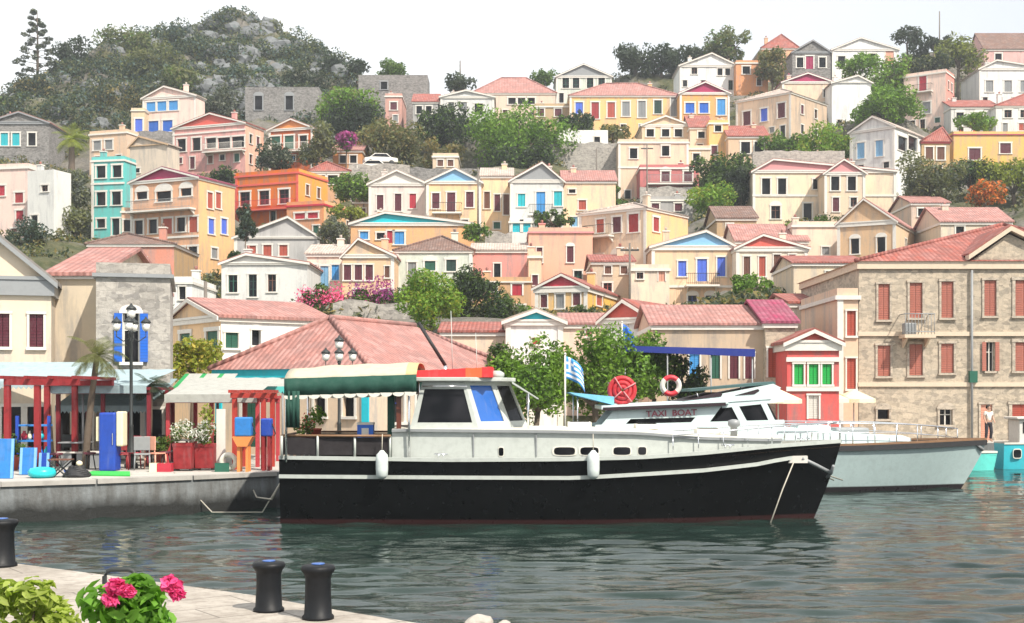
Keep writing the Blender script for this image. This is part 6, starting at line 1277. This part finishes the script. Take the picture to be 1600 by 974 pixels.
# ================================================================== PERSON
def person(label, X, Y, Z, H_, shirt, trousers, rz=0):
    t = thing('person', label, 'person', (X, Y, Z), rz); skin = paint('skin', (.45,.27,.19), .6, .15); s = H_/1.75
    def sk(name, verts, edges, rad, mat, par):
        me = bpy.data.meshes.new(name); me.from_pydata([(x*s,y*s,z*s) for x,y,z in verts], edges, []); o = bpy.data.objects.new(name, me); COL.objects.link(o); o.parent = par
        o.modifiers.new('skin', 'SKIN'); ly = me.skin_vertices[0]
        for i, r in enumerate(rad): ly.data[i].radius = (r[0]*s, r[1]*s) if isinstance(r, tuple) else (r*s, r*s)
        ly.data[0].use_root = True
        sb = o.modifiers.new('sub', 'SUBSURF'); sb.levels = 2; sb.render_levels = 2; me.materials.append(mat); return o
    v = [(0,0,.95),(0,0,1.15),(0,0,1.38),(0,-.01,1.5),(0,-.03,1.62),(0,-.02,1.72),(-.18,0,1.4),(-.25,.0,1.15),(-.24,-.12,.95),(-.23,-.18,.87),(.18,0,1.4),(.25,.02,1.15),(.23,-.14,.97),(.2,-.2,.9),(-.1,0,.88),(-.12,-.02,.5),(-.13,.02,.09),(-.14,-.14,.04),(.1,0,.88),(.13,-.05,.5),(.15,.05,.09),(.17,-.1,.04)]
    e = [(0,1),(1,2),(2,3),(3,4),(4,5),(2,6),(6,7),(7,8),(8,9),(2,10),(10,11),(11,12),(12,13),(0,14),(14,15),(15,16),(16,17),(0,18),(18,19),(19,20),(20,21)]
    r = [(.14,.1),(.13,.095),(.15,.1),.05,(.085,.1),(.06,.07),.06,.043,.034,.028,.06,.043,.034,.028,.085,.06,.045,.035,.085,.06,.045,.035]
    b = sk('body', v, e, r, skin, t)
    sk('shirt', [v[0],v[1],v[2],v[6],(-.22,0,1.25),v[10],(.22,.01,1.25)], [(0,1),(1,2),(2,3),(3,4),(2,5),(5,6)], [(.155,.115),(.15,.112),(.168,.118),.075,.06,.075,.06], shirt, b)
    sk('trousers', [(0,0,.98),v[14],v[15],(-.13,.02,.14),v[18],v[19],(.15,.05,.14)], [(0,1),(1,2),(2,3),(0,4),(4,5),(5,6)], [(.158,.118),.1,.078,.065,.1,.078,.065], trousers, b)
    bm = bmesh.new(); bmesh.ops.create_uvsphere(bm, u_segments=14, v_segments=10, radius=.112*s)
    for w_ in list(bm.verts):
        if w_.co.z < -.01 and w_.co.y < 0.02: bm.verts.remove(w_)
    me = bpy.data.meshes.new('hair'); bm.to_mesh(me); bm.free(); me.materials.append(paint('hair', (.03,.02,.015), .7, .3)); o = bpy.data.objects.new('hair', me); COL.objects.link(o); o.parent = b; o.location = (0,.015*s,1.655*s)
person('person in white shirt and dark trousers standing on the quay behind the turquoise dinghy', PX(1547,57.6), 57.8, 1.0, 1.68, C('white'), paint('dark_cotton', (.03,.03,.04), .8, .3), .3)
# ================================================================== TREES
LC['grey'] = (.10,.115,.10); LC['blueg'] = (.05,.085,.085); GT = 'trees on the wooded rock'; GH = 'trees among the hillside houses'
TREES.append(('TIER', 'tall sparse tree with open layered crown at the upper left', 58, 18, 205))
for a in [
 ('bushy tree at the foot of the tall sparse tree', 20, 90, 110, 190, 200, 'dark', 'dry'),
 ('dark rounded tree right of the tall sparse tree', 80, 142, 58, 150, 208, 'pine', None),
 ('large broad tree with light top on the left shoulder of the rock', 156, 258, 44, 104, 216, 'olive', 'mid'),
 ('dark tree under the large broad tree', 110, 190, 80, 170, 206, 'dark', None),
 ('olive grey tree in the middle of the wooded rock', 205, 290, 75, 150, 205, 'olive', None),
 ('blue-grey conifer between the broad tree and the summit', 258, 298, 40, 84, 221, 'blueg', None),
 ('tree with pale yellow-green crown at the summit of the rock', 336, 380, 18, 48, 229, 'olive', 'dry'),
 ('dark summit tree left of the pale one', 298, 330, 36, 66, 228, 'grey', None),
 ('tree on the right of the summit with ragged crown', 398, 442, 32, 66, 228, 'grey', 'olive'),
 ('dark green tree on the right shoulder of the rock', 456, 516, 66, 116, 219, 'pine', 'olive'),
 ('low dark tree at the right end of the rock', 498, 548, 88, 130, 210, 'dark', None),
 ('shrubby tree above the ruined masonry', 304, 352, 112, 148, 206, 'blueg', 'grey'),
 ('rounded green tree in front of the summit slope', 240, 330, 105, 160, 196, 'olive', 'mid'),
 ('bushy tree above the pale blue-shuttered house', 150, 230, 130, 200, 192, 'pine', 'dry'),
 ('low green tree at the left edge under the sparse tree', -20, 60, 150, 200, 190, 'dark', 'mid'),
 ('dark scrub tree right of the pale cream house', 312, 385, 140, 190, 188, 'grey', 'dark'),
 ('olive tree over the ruined masonry, left half', 392, 432, 104, 142, 205, 'blueg', 'olive'),
 ('dark tree over the ruined masonry, right half', 430, 510, 104, 150, 204, 'dark', 'grey'),
]: T('tree', a[0], a[1], a[2], a[3], a[4], a[5], a[6], group=GT, second=a[7])
for a in [
 ('dark green tree growing behind the broken fort wall', 585, 640, 98, 140, 198, 'mid', None),
 ('small round tree left of the broken fort wall', 545, 572, 92, 120, 208, 'dark', None),
 ('tree with light yellow-green top beside the ruined masonry', 500, 590, 135, 205, 172, 'bright', 'olive'),
 ('dark tree below the light-topped tree', 515, 590, 165, 240, 170, 'dark', None),
 ('round grey-green olive tree above the white cars', 565, 655, 192, 262, 160, 'olive', 'dry'),
 ('dark green dense tree in the centre of the slope', 652, 745, 170, 240, 166, 'dark', 'mid'),
 ('small dry tree in front of the dense central tree', 655, 722, 222, 268, 158, 'dry', 'olive'),
 ('large bright green tree left of the stone slope', 742, 878, 165, 268, 158, 'bright', 'mid'),
 ('dark tree under the large bright green tree', 770, 868, 225, 285, 153, 'dark', 'mid'),
 ('bush under the skyline mast', 695, 738, 118, 150, 196, 'pine', None),
 ('dark round bush left of the grey-green skyline house', 832, 870, 108, 140, 205, 'mid', None),
 ('dark tree at the right end of the bright green tree', 865, 925, 178, 215, 168, 'dark', 'mid'),
 ('dry reddish bush beside the cream mansion', 935, 985, 192, 222, 163, 'olive', 'dry'),
 ('left tree of the dark skyline grove', 965, 1020, 74, 124, 214, 'pine', None),
 ('middle tree of the dark skyline grove', 1005, 1062, 68, 118, 214, 'dark', None),
 ('right tree of the dark skyline grove', 1050, 1104, 66, 108, 216, 'pine', None),
 ('rounded tree behind the white gabled house on the skyline', 1106, 1172, 48, 98, 212, 'olive', 'mid'),
 ('tree between the peach houses on the crest', 1186, 1226, 66, 140, 192, 'olive', 'dry'),
 ('bright green tree in front of the long white crest house', 1310, 1368, 82, 124, 188, 'bright', 'mid'),
 ('large bright green tree right of the windowless grey wall', 1330, 1436, 132, 196, 168, 'bright', 'mid'),
 ('green tree climbing between the crest houses', 1370, 1425, 92, 160, 182, 'bright', 'olive'),
 ('dark umbrella pine on the crest', 1398, 1440, 44, 72, 216, 'pine', None),
 ('dark low pine right of the umbrella pine', 1425, 1490, 58, 84, 214, 'dark', None),
 ('yellow-green wispy tree on the crest at right', 1462, 1530, 62, 115, 196, 'olive', 'lime'),
 ('dark hedge-like tree above the pale pink tall house', 1400, 1485, 84, 116, 190, 'dark', 'olive'),
 ('green bush above the yellow magenta-eaved house', 1495, 1560, 176, 206, 166, 'bright', 'mid'),
 ('green tree below the tan side wall', 1195, 1262, 202, 248, 158, 'mid', 'bright'),
 ('bright lime tree left of the big white gabled house', 1255, 1330, 198, 268, 154, 'bright', 'lime'),
 ('big green tree beside the rose red wing', 1085, 1180, 242, 300, 146, 'mid', 'dark'),
 ('bright lower tree beside the rose red wing', 1078, 1150, 288, 342, 138, 'bright', 'lime'),
 ('dark tree behind the cream twin-gabled house corner', 1130, 1178, 262, 330, 142, 'dark', None),
 ('grey olive tree below the big white gabled house', 1402, 1494, 246, 318, 132, 'olive', 'grey'),
 ('dark tree between the olive tree and the right edge', 1485, 1550, 250, 306, 136, 'dark', 'mid'),
 ('yellowish green tree at the right edge under the yellow house', 1540, 1630, 244, 312, 134, 'lime', 'olive'),
 ('rust-leaved bush in front of the dark tree at right', 1505, 1572, 284, 322, 130, 'orange', 'olive'),
 ('round bright green bush beside the slim brown shutters', 1138, 1198, 430, 462, 92, 'bright', 'mid'),
 ('dark tree by the left edge under the white houses', 15, 70, 345, 402, 112, 'dark', 'blueg'),
 ('scrubby grey bush right of the white stepped house', 92, 140, 268, 330, 134, 'grey', 'olive'),
 ('lower scrubby bush left of the turquoise house', 84, 142, 322, 372, 126, 'olive', 'grey'),
 ('green bush on the terrace left of the red and orange house', 330, 368, 262, 292, 146, 'dark', 'mid'),
 ('dark tree below the small orange house', 398, 452, 224, 270, 152, 'dark', 'grey'),
 ('grey-green tree right of the small orange house', 470, 520, 196, 262, 154, 'olive', 'grey'),
 ('green tree right of the red-framed terrace', 520, 580, 272, 318, 138, 'mid', 'bright'),
 ('yellow-green bush in front of the pale grey gable', 516, 572, 320, 346, 128, 'lime', 'olive'),
 ('grey bush beside the pale grey gable', 498, 548, 344, 386, 118, 'grey', 'olive'),
 ('tall dark cypress-like tree beside the ochre mansion', 368, 396, 318, 384, 110, 'dark', 'blueg'),
 ('green bush below the iron balcony', 724, 762, 352, 380, 118, 'mid', 'bright'),
 ('green plants on the terrace of the turquoise-shuttered house', 832, 900, 330, 356, 122, 'mid', 'dark'),
 ('small shrub in front of the green tree under the pink house', 895, 928, 476, 500, 90, 'mid', 'dark'),
 ('bright green broad-leaved tree in the centre above the salmon roof', 632, 716, 425, 508, 76, 'bright', 'lime'),
 ('dark green tree behind the bright centre tree', 690, 775, 420, 515, 82, 'dark', 'mid'),
 ('grey-green bush right of the dark centre tree', 755, 815, 455, 512, 84, 'mid', 'grey'),
 ('dark tree behind the bright centre tree, left part', 610, 680, 440, 505, 84, 'dark', 'mid'),
 ('yellow-leaved tree in front of the green-shuttered white house', 260, 338, 524, 592, 52, 'lime', 'yellow'),
 ('broad green tree behind the pale boat, left half', 778, 892, 532, 660, 52, 'bright', 'mid'),
 ('broad green tree behind the pale boat, middle part', 866, 1000, 522, 650, 53, 'bright', 'mid'),
 ('broad green tree behind the pale boat, right half', 965, 1066, 520, 640, 54.6, 'bright', 'mid'),
 ('low spreading dark tree under the navy awning', 1040, 1104, 556, 640, 54.6, 'dark', 'mid'),
 ('low green tree at the left end of the tree group behind the pale boat', 752, 812, 540, 640, 53, 'mid', 'dark'),
]: T('tree', a[0], a[1], a[2], a[3], a[4], a[5], a[6], group=GH, second=a[7])
for a in [
 ('small bright bush on the slope below the cream twin-gabled house', 1226, 1252, 346, 366, 120, 'bright'),('low bush on the bare slope left of the big yellow arched house', 1268, 1300, 338, 356, 122, 'mid'),
 ('dark bush under the concrete terrace of the peach house', 940, 968, 286, 306, 148, 'mid'),('bright bush at the left end of the stone slope wall', 846, 872, 262, 280, 150, 'bright'),
 ('bright bush between the red and orange house and the gabled houses', 556, 582, 296, 318, 138, 'bright'),('small bush right of the long cream house with low grey roof', 958, 984, 312, 332, 134, 'mid'),
 ('small green bush at the foot of the ochre mansion side wall', 352, 378, 392, 416, 112, 'mid'),('bright bush left of the yellow crimson-gabled cottage', 806, 832, 478, 500, 92, 'bright'),
 ('olive bush above the yellow cottage roof at the right', 1000, 1024, 346, 366, 124, 'olive'),('bright bush beside the windowless grey wall', 1362, 1384, 196, 214, 168, 'lime'),
]: T('bush', *a, cat='bush', group='bushes on the slope')
for a in [
 ('bougainvillea', 'purple bougainvillea behind the orange house porch', 526, 556, 208, 236, 154, purp),
 ('bougainvillea', 'pink and purple bougainvillea in front of the crimson-shuttered house', 540, 615, 440, 490, 84, purp),
 ('bougainvillea', 'smaller pink bougainvillea at the left of the garden wall', 470, 540, 450, 492, 86, pinkf),
]: TREES.append(('FLOWER',)+a)
palm('palm_tree', 'yellow-green palm tree above the white stepped house', 112, 218, 150, 2.6, 34, 'lime')
palm('palm_tree', 'slanting young palm on the quay in front of the beige side house', 152, 556, 37.4, 1.05, 22, 'olive', gz=1.0, tilt=.35)
palm('palm_tree', 'second quay palm with drooping dark fronds below the street lamp', 236, 604, 39, .75, 20, 'dark', gz=1.0, tilt=.05)
for a in TREES:
    if a[0] == 'PALM': grow_palm(a, tz)
    elif a[0] == 'TIER':
        _, lab, px, py, D = a; X = PX(px, D); g = tz(X, D); Ht = PZ(py, D)-g; t = thing('tree', lab, 'tree', (X, D, g), 0, GT)
        mb = MB(); mb.tube([(0,0,-.5), (.1,0,Ht*.5), (0,0,Ht)], [.28,.18,.05], BARK(), 8); mb.build('trunk', t); cs = []; rs = []; mb = MB(); nt_ = 11
        for k in range(nt_):
            z = Ht*(.22+.76*k/(nt_-1)); L = (3.6-2.9*k/(nt_-1))*random.uniform(.75, 1.15)
            for q_ in range(4 if k < 9 else 2):
                an = q_*1.57+k*.9; e = Vector((L*math.cos(an), L*math.sin(an), z+.35*L*.4)); mb.tube([(0,0,z), e], [.07,.02], BARK(), 5); cs += [tuple(e), tuple(e*.7+Vector((0,0,z*.3)))]; rs += [.55, .4]
        mb.build('limbs', t); quads_object('crown', leaves(cs, rs, 4200, .22, .6), [LM('grey'), LM('dark')], t, (np.random.rand(4200) < .5).astype(int))
    elif a[0] == 'FLOWER':
        _, nm, lab, x0, x1, y0, y1, D, fm_ = a
        grow((nm, lab, x0, x1, y0, y1, D, 'mid', 0, 'bougainvillea', None, True, D*.0016, 10, None), tz)
        r_ = [o for o in COL.objects if o.get('label') == lab][0]; rx = (x1-x0)/2*D/FP; cx = PX((x0+x1)/2, D); zc = PZ((y0+y1)/2, D)-r_.location.z; rz = (y1-y0)/2*D/FP
        cs = [(random.uniform(-1,1)*rx*.8, random.uniform(-.9,.2)*rx*.7, zc+random.uniform(-.6,1)*rz*.8) for _ in range(14)]; quads_object('flowers', leaves(cs, [rx*.5]*14, 1000, D*.0014), [fm_], r_)
    else: grow(a, tz)
# yellow-green shrub in the right planter
for o in list(COL.objects):
    if o.get('label', '').startswith('right red planter'):
        cs = [(random.uniform(-.12,.12), 0, .7+.13*i) for i in range(9)]; quads_object('tall_shrub', leaves(cs, [.16]*9, 420, .06), [LM('lime')], o)
# scrub that clothes the ground between the houses
cs = []; rs = []; k = 0
rs_ = np.random.RandomState(11)
px_ = rs_.uniform(-60, 1660, 5200); D_ = rs_.uniform(80, 232, 5200); X_ = (px_-800)*D_/FP; Z_ = np.concatenate([tzv(X_[i:i+500], D_[i:i+500]) for i in range(0, 5200, 500)])
keep = []
for x, y, z in zip(X_, D_, Z_):
    if y > 235: continue
    if x > 6+(y-150)*.0 and y > 205: pass
    if rs_.rand() < (.95 if (x < -18 and y > 178) else .72): keep.append((x, y, z+.15))
cs = np.array(keep); rr = rs_.uniform(.35, 1.35, len(cs))
n = 230000; v = leaves(cs, rr, n, .24, .75)
o = quads_object('scrub', v, [LM('olive'), LM('dark'), LM('dry'), LM('grey')], None, (rs_.rand(n)*4).astype(int)); tag(o, 'low dry scrub and bushes covering the open ground of the hillside', 'scrub', kind='stuff')
# close-grown woodland on the rock
m_ = 620; px_ = rs_.uniform(10, 560, m_); D_ = rs_.uniform(184, 226, m_); X_ = (px_-800)*D_/FP; Z_ = np.array([tz(a, b) for a, b in zip(X_, D_)])
ok = ((px_ < 270) & (rs_.rand(m_) < .85)) | ((px_ > 270) & (px_ < 480) & (rs_.rand(m_) < .8)) | ((px_ >= 480) & (rs_.rand(m_) < .6)) | ((D_ > 219) & (rs_.rand(m_) < .4)); R__ = rs_.uniform(.9, 2.5, m_); cs = np.stack([X_, D_, Z_+R__*.6], -1)[ok]; rr = R__[ok]
n = 85000; v = leaves(cs, rr, n, .3, .9)
o = quads_object('woodland', v, [LM('olive'), LM('dark'), LM('pine'), LM('blueg')], None, (rs_.rand(n)*4).astype(int)); tag(o, 'close-grown dark woodland covering the rock', 'woodland', kind='stuff')
# boulders on the rocky hill
rock = paint('limestone', (.15,.16,.165), .95, .9, 0, 1.6); mb = MB(); bm = bmesh.new(); bmesh.ops.create_icosphere(bm, subdivisions=2, radius=1); bv = [v.co.copy() for v in bm.verts]; bf = [tuple(x.index for x in f.verts) for f in bm.faces]; bm.free()
from mathutils import noise as mn
for i in range(640):
    px = random.gauss(400, 75) if i % 3 else random.uniform(20, 560); D = random.uniform(183, 229); x = PX(px, D); z = tz(x, D); s = random.uniform(.4, 1.8); off = Vector((i*3.1, 0, 0))
    mb.mesh([(x+q.x*s*(1+.5*mn.noise(q*1.4+off)), D+q.y*s*.9*(1+.5*mn.noise(q*1.4+off)), z+.2+q.z*s*.85*(1+.5*mn.noise(q*1.9+off))) for q in bv], bf, rock)
o = mb.build('rock_outcrop', weld=False); tag(o, 'broken grey limestone boulders over the wooded rock', 'rocks', kind='stuff')
# dry stone terrace walls between the houses
for i, (x0, x1, ya, yb, D, lab) in enumerate([(850,966,222,268,157,'grey dry stone wall on the slope right of the bright green tree'),(196,280,205,222,160,'brown dry stone terrace wall below the pale cream house'),(758,800,362,388,119,'small pale rubble wall below the turquoise shutters'),(640,760,262,276,150,'dark retaining wall along the road above the gabled houses'),(545,640,256,276,148,'grey retaining wall beside the parked cars'),(1000,1090,292,312,147,'grey balustrade wall under the rose red wing'),(520,640,470,500,80,'garden wall below the bougainvillea'),(1176,1320,236,262,148,'pale dry stone wall behind the cream twin-gabled house')]):
    X0, X1 = PX(x0, D), PX(x1, D); zt_, zb_ = PZ(ya, D), min(PZ(yb, D), tz((X0+X1)/2, D))-.6; n = max(4, int((X1-X0)/.8)); mb = MB(); hs_ = [zt_-zb_+random.uniform(-.25, .12) for _ in range(n+1)]
    for j in range(n):
        a, b = (X1-X0)*j/n, (X1-X0)*(j+1)/n; y = .12*math.sin(j*1.3)
        mb.prism([(a,0,0), (b,0,0), (b,0,hs_[j+1]), (a,0,hs_[j])], (0,.55,0), W(('stone','darkstone')[i in (1,3)]))
    o = mb.build('dry_stone_wall', None, (X0, D, zb_), weld=True); tag(o, lab, 'wall', 'dry stone walls on the slope')
# ================================================================== AIR, LIGHT, CAMERA
def sky(el, az):
    w = bpy.data.worlds.new('World'); S.world = w; w.use_nodes = True; nt = w.node_tree; bg = nt.nodes['Background']
    s = nt.nodes.new('ShaderNodeTexSky'); s.sky_type = 'NISHITA'; s.sun_disc = False; s.sun_elevation = el; s.sun_rotation = az; s.air_density = 1.0; s.dust_density = 2.5; s.ozone_density = 1.0; s.altitude = 0
    # thin high cloud veil, thicker to the left and low down
    tc = N(nt, 'ShaderNodeTexCoord'); sp = N(nt, 'ShaderNodeSeparateXYZ'); nt.links.new(tc.outputs['Generated'], sp.inputs[0])
    nz = noise(nt, mapping(nt, tc.outputs['Generated'], (1.2, 1.2, 3)), 2.2, 5, .55)
    a = ramp(nt, sp.outputs[0], -.25, .5, .97, .55); b = N(nt, 'ShaderNodeMath', operation='MULTIPLY_ADD'); nt.links.new(nz, b.inputs[0]); b.inputs[1].default_value = .25; nt.links.new(a, b.inputs[2])
    f = ramp(nt, b.outputs[0], 0, 1.15, 0, 1)
    k = mixrgb(nt, f, s.outputs[0], (9.8, 10.0, 10.1)); nt.nodes[-1]
    for n_ in nt.nodes:
        if n_.type == 'MIX': n_.clamp_factor = True
    nt.links.new(k, bg.inputs[0]); bg.inputs[1].default_value = .096
EL, AZ = math.radians(48), math.radians(140)       # azimuth measured from +Y towards +X
sky(EL, AZ)
sun = bpy.data.lights.new('Sun', 'SUN'); sun.energy = 4.8; sun.angle = math.radians(.8); sun.color = (1, .93, .82)
so = bpy.data.objects.new('sun', sun); COL.objects.link(so)
dirv = Vector((math.sin(AZ)*math.cos(EL), math.cos(AZ)*math.cos(EL), math.sin(EL))); so.rotation_euler = dirv.to_track_quat('Z', 'Y').to_euler(); so.location = (30, -20, 80)
USE_HAZE = True
if USE_HAZE:
    mb = MB(); hm = bpy.data.materials.new('haze'); hm.use_nodes = True; nt = hm.node_tree; nt.nodes.clear(); out = nt.nodes.new('ShaderNodeOutputMaterial'); pv = nt.nodes.new('ShaderNodeVolumePrincipled')
    pv.inputs['Color'].default_value = (.86,.91,.97,1); pv.inputs['Density'].default_value = .0005; pv.inputs['Anisotropy'].default_value = .2; nt.links.new(pv.outputs[0], out.inputs['Volume'])
    mb.box(-270, 270, -50, 430, -4, 90, hm); o = mb.build('haze'); tag(o, 'thin pale sea haze in the air', 'haze', kind='stuff')
cam = bpy.data.cameras.new('Camera'); co = bpy.data.objects.new('camera', cam); COL.objects.link(co); S.camera = co
co.location = (0, 0, CH); co.rotation_euler = (math.pi/2, 0, 0); cam.sensor_width = 36; cam.lens = FP/1600*36; cam.shift_y = (HY-487)/1600; cam.clip_end = 2000; cam.clip_start = .1
S.view_settings.view_transform = 'Standard'; S.view_settings.look = 'None'; S.view_settings.exposure = .45; S.view_settings.gamma = 1
S.cycles.max_bounces = 6; S.cycles.volume_bounces = 0; S.cycles.transparent_max_bounces = 6; S.cycles.caustics_reflective = False; S.cycles.caustics_refractive = False
S.cycles.use_denoising = True
